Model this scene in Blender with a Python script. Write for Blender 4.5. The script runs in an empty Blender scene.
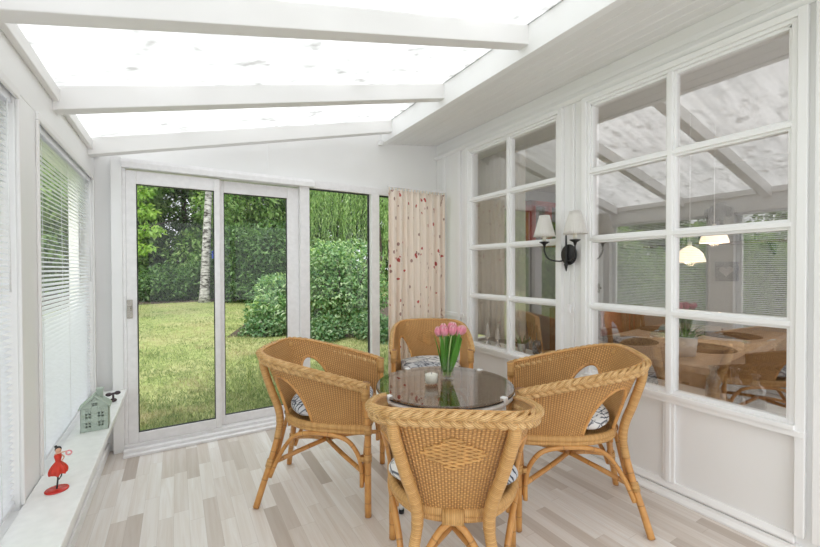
import bpy, bmesh, math, random
import numpy as np
from mathutils import Vector, Matrix

random.seed(7)
rng = np.random.default_rng(11)
PI = math.pi
scene = bpy.context.scene
COL = scene.collection

# ------------------------------------------------------------------ materials
MATS = {}

class NT:
    """small node-tree builder"""
    def __init__(self, name):
        self.m = bpy.data.materials.new(name)
        self.m.use_nodes = True
        self.t = self.m.node_tree
        self.t.nodes.clear()
        self.out = self.t.nodes.new('ShaderNodeOutputMaterial')
        MATS[name] = self.m
    def n(self, kind, **kw):
        nd = self.t.nodes.new('ShaderNode' + kind)
        for k, v in kw.items():
            setattr(nd, k, v)
        return nd
    def l(self, a, b):
        self.t.links.new(a, b)
    def put(self, v, sock):
        if v is None:
            return
        if hasattr(v, 'is_output'):
            self.l(v, sock)
        else:
            if isinstance(v, (tuple, list)) and len(v) == 3 and sock.type == 'RGBA':
                v = (*v, 1)
            sock.default_value = v
    def math(self, op, a, b=None, c=None, clamp=False):
        nd = self.n('Math', operation=op, use_clamp=clamp)
        for i, v in enumerate((a, b, c)):
            self.put(v, nd.inputs[i])
        return nd.outputs[0]
    def xyz(self, vec):
        s = self.n('SeparateXYZ')
        self.l(vec, s.inputs[0])
        return s.outputs
    def comb(self, x, y, z):
        c = self.n('CombineXYZ')
        for i, v in enumerate((x, y, z)):
            self.put(v, c.inputs[i])
        return c.outputs[0]
    def coord(self, which):
        return self.n('TexCoord').outputs[which]
    def mapping(self, vec, scale=(1, 1, 1), loc=(0, 0, 0), rot=(0, 0, 0)):
        mp = self.n('Mapping')
        self.l(vec, mp.inputs[0])
        mp.inputs['Location'].default_value = loc
        mp.inputs['Rotation'].default_value = rot
        mp.inputs['Scale'].default_value = scale
        return mp.outputs[0]
    def noise(self, vec, scale=5, detail=4, rough=.5, dist=0.0):
        nd = self.n('TexNoise')
        if vec is not None:
            self.l(vec, nd.inputs['Vector'])
        nd.inputs['Scale'].default_value = scale
        nd.inputs['Detail'].default_value = detail
        nd.inputs['Roughness'].default_value = rough
        nd.inputs['Distortion'].default_value = dist
        return nd.outputs['Fac']
    def ramp(self, fac, stops, interp='LINEAR'):
        r = self.n('ValToRGB')
        r.color_ramp.interpolation = interp
        el = r.color_ramp.elements
        while len(el) < len(stops):
            el.new(0.5)
        for e, (p, c) in zip(el, stops):
            e.position = p
            e.color = (*c, 1) if len(c) == 3 else c
        self.put(fac, r.inputs[0])
        return r.outputs[0]
    def mix(self, fac, a, b, blend='MIX'):
        nd = self.n('Mix', data_type='RGBA', blend_type=blend)
        self.put(fac, nd.inputs[0])
        self.put(a, nd.inputs[6])
        self.put(b, nd.inputs[7])
        return nd.outputs[2]
    def bump(self, h, strength=.3, dist=.01):
        b = self.n('Bump')
        b.inputs['Strength'].default_value = strength
        b.inputs['Distance'].default_value = dist
        self.l(h, b.inputs['Height'])
        return b.outputs[0]
    def pbr(self, color, rough=.5, metal=0.0, normal=None, spec=None, **kw):
        p = self.n('BsdfPrincipled')
        self.put(color, p.inputs['Base Color'])
        self.put(rough, p.inputs['Roughness'])
        p.inputs['Metallic'].default_value = metal
        if spec is not None:
            p.inputs['Specular IOR Level'].default_value = spec
        if normal is not None:
            self.l(normal, p.inputs['Normal'])
        for k, v in kw.items():
            self.put(v, p.inputs[k.replace('_', ' ')])
        return p.outputs[0]
    def surf(self, s):
        self.l(s, self.out.inputs['Surface'])
        return self.m
    def mixsh(self, fac, a, b):
        nd = self.n('MixShader')
        self.put(fac, nd.inputs[0])
        self.l(a, nd.inputs[1])
        self.l(b, nd.inputs[2])
        return nd.outputs[0]

def plain(name, color, rough=.5, metal=0.0, spec=None, vary=.04, bumpy=0.0, scale=30):
    b = NT(name)
    v = b.coord('Object')
    f = b.noise(v, scale, 3)
    lo = tuple(c * (1 - vary) for c in color)
    hi = tuple(min(1, c * (1 + vary)) for c in color)
    c = b.ramp(f, [(.3, lo), (.7, hi)])
    nm = b.bump(f, bumpy, .004) if bumpy else None
    return b.surf(b.pbr(c, rough, metal, nm, spec))

def painted_wood(name, color, rough=.45):
    b = NT(name)
    v = b.coord('Object')
    f = b.noise(v, 2.2, 3)
    c = b.ramp(f, [(.3, tuple(x * .97 for x in color)), (.7, color)])
    return b.surf(b.pbr(c, rough))
WHITE = (.875, .872, .868)
painted_wood('white_paint', WHITE)
painted_wood('trim_paint', (.90, .90, .90), .38)
painted_wood('warm_paint', (.84, .83, .82))
plain('pvc_white', (.86, .85, .86), .3)
plain('rubber_black', (.02, .02, .022), .5)
plain('blind_white', (.84, .86, .90), .35)
plain('cord_white', (.8, .8, .8), .6)
plain('sill_white', (.88, .88, .875), .3)
plain('black_iron', (.012, .012, .012), .42)
plain('chrome', (.45, .42, .38), .25, 1.0)
plain('candle_cream', (.88, .84, .74), .5)
plain('sage_ceramic', (.40, .47, .41), .45)
plain('dark_inside', (.03, .03, .03), .8)
plain('red_enamel', (.62, .03, .02), .25)
plain('red_cloth_dress', (.60, .035, .015), .45, vary=.2, bumpy=.4)
plain('skin_paint', (.70, .40, .28), .5)
plain('black_paint', (.012, .011, .012), .4)
plain('plum_dark', (.05, .03, .035), .4)
plain('pink_wreath', (.75, .30, .32), .6)
plain('white_metal', (.82, .82, .82), .3)
plain('wax', (.90, .86, .78), .5)
plain('tulip_stem', (.46, .62, .24), .5)
plain('pot_white', (.78, .78, .76), .4)
plain('pot_grey', (.45, .45, .43), .6)
plain('dining_wall', (.50, .48, .46), .8)
plain('dining_ceiling', (.7, .69, .67), .7)
plain('dark_floor', (.10, .065, .045), .5)
plain('red_paint', (.45, .03, .03), .4)
plain('dark_wicker', (.060, .034, .020), .45, vary=.35, bumpy=.5, scale=60)
plain('red_blanket', (.38, .08, .045), .9, vary=.2, bumpy=.4)
plain('dark_upholstery', (.02, .02, .025), .7)
plain('placemat_brown', (.045, .025, .018), .6, vary=.25)
plain('pendant_cream', (.85, .80, .70), .4)
plain('statue_grey', (.05, .05, .048), .7)
plain('heart_pale', (.35, .30, .30), .7)
plain('blue_box', (.02, .06, .40), .4)
plain('soil', (.09, .065, .05), .95, vary=.4, bumpy=.8, scale=12)
plain('silver_glass', (.6, .6, .6), .15, .8)

def pendant_mat():
    b = NT('pendant_lit')
    d = b.pbr((.85, .78, .68), .4)
    e = b.n('Emission')
    e.inputs[0].default_value = (1, .82, .62, 1)
    e.inputs[1].default_value = 1.0
    a = b.n('AddShader')
    b.l(d, a.inputs[0]); b.l(e.outputs[0], a.inputs[1])
    return b.surf(a.outputs[0])
pendant_mat()

def shade_mat():
    b = NT('lamp_shade_fabric')
    uv = b.coord('UV')
    x = b.xyz(uv)[0]
    st = b.math('ABSOLUTE', b.math('SINE', b.math('MULTIPLY', x, 130)))
    c = b.ramp(st, [(0, (.80, .78, .74)), (.6, (.94, .925, .90))])
    d = b.n('BsdfDiffuse'); b.l(c, d.inputs[0])
    t = b.n('BsdfTranslucent'); b.l(c, t.inputs[0])
    return b.surf(b.mixsh(.45, d.outputs[0], t.outputs[0]))
shade_mat()

def glass_mat(name, tint, base, edge, power=4.0, grime=0.0):
    """clear pane: straight-through tinted light plus a mirror-like reflection growing to grazing angles"""
    b = NT(name)
    lw = b.n('LayerWeight'); lw.inputs[0].default_value = .5
    f = b.math('POWER', lw.outputs['Facing'], power)
    f = b.math('MULTIPLY_ADD', f, edge, base, clamp=True)
    tr = b.n('BsdfTransparent'); tr.inputs[0].default_value = (*tint, 1)
    gl = b.n('BsdfGlossy'); gl.inputs['Roughness'].default_value = 0.0
    gl.inputs['Color'].default_value = (.95, .93, .92, 1)
    return b.surf(b.mixsh(f, tr.outputs[0], gl.outputs[0]))
glass_mat('door_glass', (.985, .99, .985), .015, .25)
glass_mat('inner_glass', (.97, .96, .95), .25, .5, 2.5)
glass_mat('plain_inner_glass', (.97, .97, .96), .12, .5, 2.5)
glass_mat('table_glass', (.60, .53, .47), .08, .85, 3.0)
glass_mat('clear_glass', (.86, .88, .87), .08, .9, 2.0)
glass_mat('thin_glass', (.97, .98, .975), .03, .5, 3.0)
glass_mat('smoke_glass', (.50, .46, .42), .09, .8, 2.2)

def floor_mat():
    b = NT('laminate_planks')
    v = b.coord('Object')
    x, y, z = b.xyz(v)
    w, ln = .068, .46
    cx = b.math('DIVIDE', b.math('ADD', x, 10.02), w)
    ci = b.math('FLOOR', cx)
    wn = b.n('TexWhiteNoise', noise_dimensions='1D'); b.l(ci, wn.inputs['W'])
    yo = b.math('ADD', b.math('DIVIDE', b.math('ADD', y, 10), ln), b.math('MULTIPLY', wn.outputs['Value'], 5.0))
    ri = b.math('FLOOR', yo)
    wn2 = b.n('TexWhiteNoise', noise_dimensions='2D'); b.l(b.comb(ci, ri, 0), wn2.inputs['Vector'])
    tone = b.ramp(wn2.outputs['Value'], [(0, (.50, .435, .385)), (.10, (.63, .57, .525)), (.30, (.75, .70, .66)), (.6, (.82, .785, .755)), (.82, (.87, .845, .825)), (1, (.89, .87, .85))])
    off = b.math('MULTIPLY', wn2.outputs['Value'], 17.0)
    gv = b.comb(b.math('ADD', b.math('MULTIPLY', x, 34), off), b.math('MULTIPLY', y, 1.7), off)
    g = b.noise(gv, 1.0, 5, .6, .6)
    g2 = b.noise(b.comb(b.math('MULTIPLY', x, 160), b.math('MULTIPLY', y, 5), off), 1.0, 3)
    dark = b.mix(1.0, tone, (.90, .865, .83), 'MULTIPLY')
    c = b.mix(b.ramp(g, [(.38, (1, 1, 1)), (.62, (0, 0, 0))]), tone, dark)
    c = b.mix(b.math('MULTIPLY', g2, .15), c, (.48, .40, .33))
    fx = b.math('FRACT', cx)
    seam3 = b.math('LESS_THAN', b.math('ABSOLUTE', b.math('SUBTRACT', fx, .5)), .487)
    fy = b.math('FRACT', yo)
    seamy = b.math('LESS_THAN', b.math('ABSOLUTE', b.math('SUBTRACT', fy, .5)), .497)
    seam = b.math('MULTIPLY', seam3, seamy)
    c = b.mix(b.math('MULTIPLY_ADD', seam, -.28, .28), c, (.33, .27, .22))
    return b.surf(b.pbr(c, b.math('MULTIPLY_ADD', g, .15, .27), 0, b.bump(g2, .04, .002), .4))
floor_mat()

def roof_mat():
    b = NT('polycarbonate')
    v = b.coord('Object')
    st = b.noise(b.mapping(v, (1.2, 9, 1)), 1.6, 4, .6)
    sp = b.noise(b.mapping(v, (2.2, 3.2, 1)), 3.2, 3, .55, .3)
    sp2 = b.noise(b.mapping(v, (1, 1.15, 1), (3, 7, 0)), 8, 2, .5)
    c1 = b.ramp(st, [(.36, (.52, .525, .52)), (.60, (.73, .735, .73))])
    f = b.ramp(sp, [(.56, (0, 0, 0)), (.74, (1, 1, 1))])
    f2 = b.ramp(sp2, [(.60, (0, 0, 0)), (.74, (1, 1, 1))])
    c = b.mix(b.math('MULTIPLY', f, .7), c1, (.30, .295, .28))
    c = b.mix(b.math('MULTIPLY', f2, .8), c, (.26, .255, .24))
    t = b.n('BsdfTranslucent'); b.l(c, t.inputs[0])
    d = b.n('BsdfDiffuse'); b.l(c, d.inputs[0])
    return b.surf(b.mixsh(.88, d.outputs[0], t.outputs[0]))
roof_mat()

def boards_mat(name, color):
    b = NT(name)
    v = b.coord('Object')
    g = b.noise(b.mapping(v, (30, 1.2, 30)), 1.0, 4, .6)
    c = b.ramp(g, [(.3, tuple(x * .95 for x in color)), (.7, color)])
    return b.surf(b.pbr(c, .5, 0, b.bump(g, .06, .003)))
boards_mat('soffit_paint', (.86, .855, .85))

RAT_D, RAT_M, RAT_L = (.22, .085, .022), (.66, .36, .125), (.84, .55, .24)
def weave_mat():
    b = NT('rattan_weave')
    uv = b.coord('UV')
    u, v, _ = b.xyz(uv)
    uu = b.math('DIVIDE', u, .0150)
    vv = b.math('DIVIDE', v, .0075)
    row = b.math('FLOOR', vv)
    chk = b.math('MULTIPLY_ADD', b.math('SINE', b.math('MULTIPLY', b.math('ADD', uu, row), PI)), .5, .5)
    rib = b.math('ABSOLUTE', b.math('SINE', b.math('MULTIPLY', uu, PI)))
    sy = b.math('ABSOLUTE', b.math('SINE', b.math('MULTIPLY', vv, PI)))
    h = b.math('MULTIPLY', b.math('MULTIPLY_ADD', sy, .6, .4), b.math('ADD', b.math('MULTIPLY', chk, .4), b.math('MULTIPLY', rib, .6)))
    n1 = b.noise(b.coord('Object'), 9, 4)
    n2 = b.noise(b.comb(b.math('MULTIPLY', u, 12), b.math('MULTIPLY', row, 3.7), 0), 1.0, 2)
    c = b.ramp(h, [(.08, RAT_D), (.42, (.50, .225, .062)), (.88, (.90, .53, .20))])
    c = b.mix(b.ramp(n1, [(.35, (0, 0, 0)), (.7, (.5, .5, .5))]), c, b.mix(1.0, c, (.80, .70, .58), 'MULTIPLY'))
    c = b.mix(b.math('MULTIPLY', n2, .35), c, RAT_L)
    return b.surf(b.pbr(c, .42, 0, b.bump(h, .9, .006), .45))
weave_mat()
plain('rattan_light', (.64, .355, .120), .45, vary=.2)

def wrap_mat(name, wraps, base, dark, light, strength):
    b = NT(name)
    uv = b.coord('UV')
    u, v, _ = b.xyz(uv)
    uu = b.math('DIVIDE', u, wraps)
    h = b.math('ABSOLUTE', b.math('SINE', b.math('MULTIPLY', uu, PI)))
    wn = b.n('TexWhiteNoise', noise_dimensions='1D'); b.l(b.math('FLOOR', uu), wn.inputs['W'])
    n1 = b.noise(b.coord('Object'), 22, 4)
    c = b.ramp(wn.outputs['Value'], [(0, base), (1, light)])
    c = b.mix(b.ramp(h, [(.0, (1, 1, 1)), (.3, (0, 0, 0))]), c, dark)
    c = b.mix(b.math('MULTIPLY', n1, .35), c, b.mix(1.0, c, (.72, .58, .42), 'MULTIPLY'))
    return b.surf(b.pbr(c, .38, 0, b.bump(h, strength, .003), .45))
wrap_mat('rattan_wrapped', .0062, (.62, .345, .118), (.30, .13, .038), (.76, .465, .185), .5)
def strand_mat():
    b = NT('rattan_strand')
    u, v, _ = b.xyz(b.coord('UV'))
    h = b.math('ABSOLUTE', b.math('SINE', b.math('MULTIPLY', v, PI * 10)))
    n1 = b.noise(b.coord('Object'), 30, 4)
    c = b.ramp(n1, [(.3, (.60, .34, .120)), (.7, (.84, .565, .27))])
    c = b.mix(b.ramp(h, [(.0, (1, 1, 1)), (.45, (0, 0, 0))]), c, (.22, .09, .025))
    return b.surf(b.pbr(c, .42, 0, b.bump(h, .5, .003), .4))
strand_mat()

def pole_mat():
    b = NT('rattan_pole')
    uv = b.coord('UV')
    u, v, _ = b.xyz(uv)
    n1 = b.noise(b.coord('Object'), 14, 4, .6)
    node = b.math('FRACT', b.math('DIVIDE', u, .145))
    k = b.math('LESS_THAN', b.math('ABSOLUTE', b.math('SUBTRACT', node, .5)), .018)
    fib = b.noise(b.comb(b.math('MULTIPLY', u, 3), b.math('MULTIPLY', v, 40), 0), 1.0, 3)
    c = b.ramp(n1, [(.3, (.52, .235, .062)), (.7, (.74, .395, .130))])
    c = b.mix(b.math('MULTIPLY', fib, .3), c, (.45, .21, .06))
    c = b.mix(b.math('MULTIPLY', k, .6), c, (.30, .14, .045))
    return b.surf(b.pbr(c, .3, 0, b.bump(fib, .1, .002), .5))
pole_mat()

def cushion_mat():
    b = NT('cushion_print')
    v = b.coord('Object')
    w = b.noise(v, 7, 2)
    vv = b.n('VectorMath', operation='ADD'); b.l(v, vv.inputs[0]); b.l(b.comb(b.math('MULTIPLY', w, .13), b.math('MULTIPLY', w, -.09), 0), vv.inputs[1])
    vo = b.n('TexVoronoi', feature='DISTANCE_TO_EDGE'); vo.inputs['Scale'].default_value = 13
    b.l(vv.outputs[0], vo.inputs['Vector'])
    line = b.ramp(vo.outputs['Distance'], [(.02, (1, 1, 1)), (.05, (0, 0, 0))])
    wv = b.n('TexWave', wave_type='BANDS', bands_direction='DIAGONAL'); wv.inputs['Scale'].default_value = 16
    wv.inputs['Distortion'].default_value = 7; wv.inputs['Detail'].default_value = 2
    b.l(v, wv.inputs['Vector'])
    hatch = b.ramp(wv.outputs['Fac'], [(.80, (0, 0, 0)), (.88, (1, 1, 1))])
    msk = b.ramp(b.noise(v, 9, 2), [(.48, (0, 0, 0)), (.54, (1, 1, 1))])
    f = b.math('MAXIMUM', b.math('MULTIPLY', line, .9), b.math('MULTIPLY', hatch, msk))
    grey = b.mix(b.ramp(b.noise(v, 5, 2), [(.5, (0, 0, 0)), (.6, (1, 1, 1))]), (.74, .73, .72), (.56, .57, .60))
    c = b.mix(f, grey, (.045, .055, .085))
    return b.surf(b.pbr(c, .85, 0, b.bump(b.noise(v, 150, 2), .15, .002)))
cushion_mat()

def curtain_mat():
    b = NT('curtain_print')
    uv = b.coord('UV')
    u, v, _ = b.xyz(uv)
    vec0 = b.comb(u, v, 0)
    wob = b.noise(vec0, 22, 2)
    vec = b.comb(b.math('MULTIPLY_ADD', wob, .045, u), b.math('MULTIPLY_ADD', wob, -.05, v), 0)
    vo = b.n('TexVoronoi'); vo.inputs['Scale'].default_value = 12.5; b.l(vec, vo.inputs['Vector'])
    pick = b.math('GREATER_THAN', b.xyz(vo.outputs['Color'])[0], .42)
    dot = b.math('MULTIPLY', b.math('LESS_THAN', vo.outputs['Distance'], .20), pick)
    vo2 = b.n('TexVoronoi'); vo2.inputs['Scale'].default_value = 15; b.l(b.comb(b.math('ADD', u, .35), b.math('MULTIPLY', v, .8), 0), vo2.inputs['Vector'])
    cl = b.ramp(b.noise(vec, 5, 1), [(.42, (0, 0, 0)), (.47, (1, 1, 1))])
    dot2 = b.math('MULTIPLY', b.math('MULTIPLY', b.math('LESS_THAN', vo2.outputs['Distance'], .20), b.math('GREATER_THAN', b.xyz(vo2.outputs['Color'])[1], .45)), cl)
    st = b.math('LESS_THAN', b.math('ABSOLUTE', b.math('SUBTRACT', b.math('FRACT', b.math('MULTIPLY', b.math('ADD', u, b.math('MULTIPLY', b.noise(vec, 12, 2), .1)), 9)), .5)), .035)
    stem = b.math('MULTIPLY', st, b.ramp(b.noise(b.mapping(vec, (1, .5, 1)), 11, 1), [(.60, (0, 0, 0)), (.63, (1, 1, 1))]))
    base = b.mix(b.noise(vec, 4, 2), (.95, .845, .745), (.965, .885, .80))
    c = b.mix(b.math('MULTIPLY', stem, .6), base, (.42, .22, .17))
    c = b.mix(b.math('MULTIPLY', dot2, .75), c, (.30, .12, .10))
    c = b.mix(b.math('MULTIPLY', dot, .9), c, (.52, .055, .045))
    d = b.n('BsdfDiffuse'); b.l(c, d.inputs[0])
    t = b.n('BsdfTranslucent'); b.l(c, t.inputs[0])
    return b.surf(b.mixsh(.22, d.outputs[0], t.outputs[0]))
curtain_mat()

def sheer_mat():
    b = NT('sheer_curtain')
    uv = b.coord('UV')
    c = b.mix(b.noise(uv, 8, 3), (.85, .82, .77), (.92, .90, .86))
    d = b.n('BsdfDiffuse'); b.l(c, d.inputs[0])
    t = b.n('BsdfTranslucent'); b.l(c, t.inputs[0])
    return b.surf(b.mixsh(.5, d.outputs[0], t.outputs[0]))
sheer_mat()

def wood_mat(name, a, c2, rough=.45):
    b = NT(name)
    v = b.coord('Object')
    g = b.noise(b.mapping(v, (2, 22, 22)), 1.3, 5, .6, .4)
    c = b.ramp(g, [(.3, a), (.7, c2)])
    return b.surf(b.pbr(c, rough, 0, b.bump(g, .08, .003)))
wood_mat('light_wood', (.42, .33, .26), (.56, .46, .38))
wood_mat('honey_wood', (.42, .24, .11), (.58, .37, .19))
wood_mat('brown_wood', (.10, .045, .02), (.19, .09, .045))

def leaf_mat(name, dark, mid, light, rough=.45, trans=.35):
    b = NT(name)
    g = b.n('NewGeometry')
    c = b.ramp(g.outputs['Random Per Island'], [(0, dark), (.5, mid), (1, light)])
    p = b.pbr(c, rough, 0, None, .4)
    t = b.n('BsdfTranslucent'); b.l(b.mix(1.0, c, (1.25, 1.35, .6), 'MULTIPLY'), t.inputs[0])
    return b.surf(b.mixsh(trans, p, t.outputs[0]))
leaf_mat('leaf_tree', (.08, .18, .045), (.25, .42, .13), (.48, .62, .28), .45, .45)
leaf_mat('leaf_deep', (.04, .10, .03), (.11, .22, .07), (.24, .36, .14))
leaf_mat('leaf_laurel', (.03, .08, .028), (.09, .19, .06), (.24, .38, .15), .35)
leaf_mat('leaf_bush', (.06, .16, .06), (.23, .40, .18), (.56, .68, .42), .4, .4)
leaf_mat('leaf_lime', (.16, .32, .04), (.28, .45, .08), (.42, .58, .14), .45)
leaf_mat('leaf_willow', (.13, .25, .07), (.24, .39, .13), (.42, .55, .24), .5)
leaf_mat('leaf_ground', (.06, .15, .06), (.16, .30, .14), (.36, .46, .30), .45)
leaf_mat('leaf_succulent', (.05, .12, .05), (.10, .20, .09), (.18, .28, .13), .4, .15)
leaf_mat('leaf_tulip', (.10, .32, .04), (.18, .45, .08), (.28, .55, .14), .35, .3)
def grass_mat():
    b = NT('grass_blades')
    g = b.n('NewGeometry')
    v = b.coord('Object')
    n1 = b.noise(v, .9, 5, .65, .5)
    n2 = b.noise(b.mapping(v, (1, .7, 1), (7, 3, 0)), 2.3, 4, .6)
    c = b.ramp(g.outputs['Random Per Island'], [(0, (.155, .235, .07)), (.5, (.275, .345, .135)), (1, (.43, .46, .24))])
    dry = b.ramp(g.outputs['Random Per Island'], [(0, (.36, .34, .15)), (.5, (.55, .48, .28)), (1, (.68, .60, .40))])
    m = b.math('MAXIMUM', b.xyz(b.ramp(n1, [(.50, (0, 0, 0)), (.60, (.9, .9, .9))]))[0], b.xyz(b.ramp(n2, [(.58, (0, 0, 0)), (.70, (.6, .6, .6))]))[0])
    c = b.mix(m, c, dry)
    p = b.pbr(c, .6, 0, None, .3)
    t = b.n('BsdfTranslucent'); b.l(c, t.inputs[0])
    return b.surf(b.mixsh(.3, p, t.outputs[0]))
grass_mat()

def petal_mat():
    b = NT('tulip_petal')
    z = b.xyz(b.coord('UV'))[0]
    c = b.ramp(b.math('DIVIDE', z, .05), [(0, (.90, .74, .62)), (.3, (.92, .42, .52)), (.75, (.91, .36, .48)), (1, (.96, .72, .74))])
    p = b.pbr(c, .45)
    t = b.n('BsdfTranslucent'); b.l(c, t.inputs[0])
    return b.surf(b.mixsh(.3, p, t.outputs[0]))
petal_mat()

def lawn_mat():
    b = NT('lawn_ground')
    v = b.coord('Object')
    n1 = b.noise(v, .8, 5, .6)
    n2 = b.noise(v, 9, 5, .7)
    n3 = b.noise(b.mapping(v, (1, .6, 1), (4, 2, 0)), .55, 4, .6, .4)
    c = b.ramp(n2, [(.3, (.20, .26, .075)), (.55, (.34, .39, .14)), (.75, (.48, .49, .24))])
    dry = b.ramp(n2, [(.3, (.38, .34, .16)), (.7, (.60, .52, .32))])
    c = b.mix(b.ramp(n1, [(.45, (0, 0, 0)), (.64, (.55, .55, .55))]), c, dry)
    c = b.mix(b.ramp(n3, [(.58, (0, 0, 0)), (.68, (.7, .7, .7))]), c, dry)
    return b.surf(b.pbr(c, .9, 0, b.bump(n2, .6, .05), .2))
lawn_mat()

def bark_mat():
    b = NT('birch_bark')
    v = b.coord('Object')
    n = b.noise(b.mapping(v, (4, 4, 10)), 1.5, 4, .65)
    n2 = b.noise(b.mapping(v, (3, 3, 30)), 1.0, 3)
    c = b.ramp(n, [(.40, (.06, .05, .045)), (.50, (.42, .40, .39)), (.7, (.64, .62, .61))])
    c = b.mix(b.ramp(n2, [(.60, (0, 0, 0)), (.66, (1, 1, 1))]), c, (.09, .08, .075))
    return b.surf(b.pbr(c, .85, 0, b.bump(n, .5, .02)))
bark_mat()
plain('bark_brown', (.075, .055, .04), .9, vary=.4, bumpy=.6, scale=8)

# ------------------------------------------------------------------ geometry helpers
class MB:
    def __init__(self):
        self.bm = bmesh.new()
        self.uv = self.bm.loops.layers.uv.new('UVMap')
    def face(self, vs, uvs=None, smooth=True):
        try:
            f = self.bm.faces.new(vs)
        except ValueError:
            return None
        f.smooth = smooth
        if uvs:
            for lp, c in zip(f.loops, uvs):
                lp[self.uv].uv = c
        return f
    def box(self, x0, x1, y0, y1, z0, z1, mat=None):
        P = [(x0, y0, z0), (x1, y0, z0), (x1, y1, z0), (x0, y1, z0), (x0, y0, z1), (x1, y0, z1), (x1, y1, z1), (x0, y1, z1)]
        if mat is not None:
            P = [mat @ Vector(p) for p in P]
        v = [self.bm.verts.new(p) for p in P]
        for q in ((3, 2, 1, 0), (4, 5, 6, 7), (0, 1, 5, 4), (1, 2, 6, 5), (2, 3, 7, 6), (3, 0, 4, 7)):
            self.face([v[i] for i in q], None, False)
        return self
    def prism(self, prof, axis, a, b):
        """extrude a closed 2-D profile along an axis: axis 'x' profile (y,z), 'y' profile (x,z), 'z' profile (x,y)"""
        def P(p, t):
            return {'x': (t, p[0], p[1]), 'y': (p[0], t, p[1]), 'z': (p[0], p[1], t)}[axis]
        A = [self.bm.verts.new(P(p, a)) for p in prof]
        Bv = [self.bm.verts.new(P(p, b)) for p in prof]
        n = len(prof)
        for i in range(n):
            self.face([A[i], A[(i + 1) % n], Bv[(i + 1) % n], Bv[i]], None, False)
        self.face(A[::-1], None, False); self.face(Bv, None, False)
        return self
    def tube(self, pts, r, seg=10, closed=False, caps=True, flat=1.0, ref=None, u0=0.0):
        """r scalar or list; flat squashes along the frame's second axis; ref fixes the first axis direction"""
        pts = [Vector(p) for p in pts]
        n = len(pts)
        rs = r if isinstance(r, (list, tuple)) else [r] * n
        T = []
        for i in range(n):
            a = pts[(i - 1) % n] if (closed or i > 0) else pts[i]
            c = pts[(i + 1) % n] if (closed or i < n - 1) else pts[i]
            t = c - a
            T.append(t.normalized() if t.length > 1e-9 else Vector((0, 0, 1)))
        N = []
        for i in range(n):
            if ref is not None:
                q = Vector(ref[i]) if isinstance(ref, list) else Vector(ref)
                q = q - T[i] * q.dot(T[i])
                if q.length < 1e-6:
                    q = T[i].orthogonal()
            elif i == 0:
                q = T[0].orthogonal()
            else:
                q = N[-1] - T[i] * N[-1].dot(T[i])
                if q.length < 1e-6:
                    q = T[i].orthogonal()
            N.append(q.normalized())
        rings, us, u = [], [], u0
        for i in range(n):
            if i:
                u += (pts[i] - pts[i - 1]).length
            us.append(u)
            bq = T[i].cross(N[i])
            rings.append([self.bm.verts.new(pts[i] + (N[i] * math.cos(k * 2 * PI / seg) + bq * math.sin(k * 2 * PI / seg) * flat) * rs[i]) for k in range(seg)])
        m = n if closed else n - 1
        for i in range(m):
            j = (i + 1) % n
            uj = us[j] if j else us[i] + (pts[0] - pts[i]).length
            for k in range(seg):
                k2 = (k + 1) % seg
                v0, v1 = k / seg, (k + 1) / seg
                self.face([rings[i][k], rings[i][k2], rings[j][k2], rings[j][k]], [(us[i], v0), (us[i], v1), (uj, v1), (uj, v0)])
        if caps and not closed:
            self.face(rings[0][::-1], None, False)
            self.face(rings[-1], None, False)
        return self
    def lathe(self, prof, seg=24, c=(0, 0, 0), cap0=True, cap1=True, sx=1.0, sy=1.0):
        rings = []
        for (r, z) in prof:
            rings.append([self.bm.verts.new((c[0] + r * sx * math.cos(k * 2 * PI / seg), c[1] + r * sy * math.sin(k * 2 * PI / seg), c[2] + z)) for k in range(seg)])
        for i in range(len(prof) - 1):
            for k in range(seg):
                k2 = (k + 1) % seg
                self.face([rings[i][k], rings[i][k2], rings[i + 1][k2], rings[i + 1][k]],
                          [(k / seg, prof[i][1]), ((k + 1) / seg, prof[i][1]), ((k + 1) / seg, prof[i + 1][1]), (k / seg, prof[i + 1][1])])
        if cap0: self.face(rings[0][::-1], None, False)
        if cap1: self.face(rings[-1], None, False)
        return self
    def grid(self, fn, nu, nv, uvfn=None, wrap=False):
        V = [[self.bm.verts.new(fn(i / (nu if wrap else nu - 1), j / (nv - 1))) for j in range(nv)] for i in range(nu)]
        for i in range(nu if wrap else nu - 1):
            i2 = (i + 1) % nu
            for j in range(nv - 1):
                uvs = None
                if uvfn:
                    uvs = [uvfn(a, b) for a, b in ((i, j), (i + 1, j), (i + 1, j + 1), (i, j + 1))]
                self.face([V[i][j], V[i2][j], V[i2][j + 1], V[i][j + 1]], uvs)
        return self
    def ball(self, c, r, seg=16, rings=10):
        rx, ry, rz = r if isinstance(r, (tuple, list)) else (r, r, r)
        prof = [(max(1e-4, math.sin(PI * i / rings)), -math.cos(PI * i / rings)) for i in range(rings + 1)]
        R = []
        for (a, z) in prof:
            R.append([self.bm.verts.new((c[0] + rx * a * math.cos(k * 2 * PI / seg), c[1] + ry * a * math.sin(k * 2 * PI / seg), c[2] + rz * z)) for k in range(seg)])
        for i in range(rings):
            for k in range(seg):
                k2 = (k + 1) % seg
                self.face([R[i][k], R[i][k2], R[i + 1][k2], R[i + 1][k]])
        self.face(R[0][::-1]); self.face(R[-1])
        return self
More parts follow.
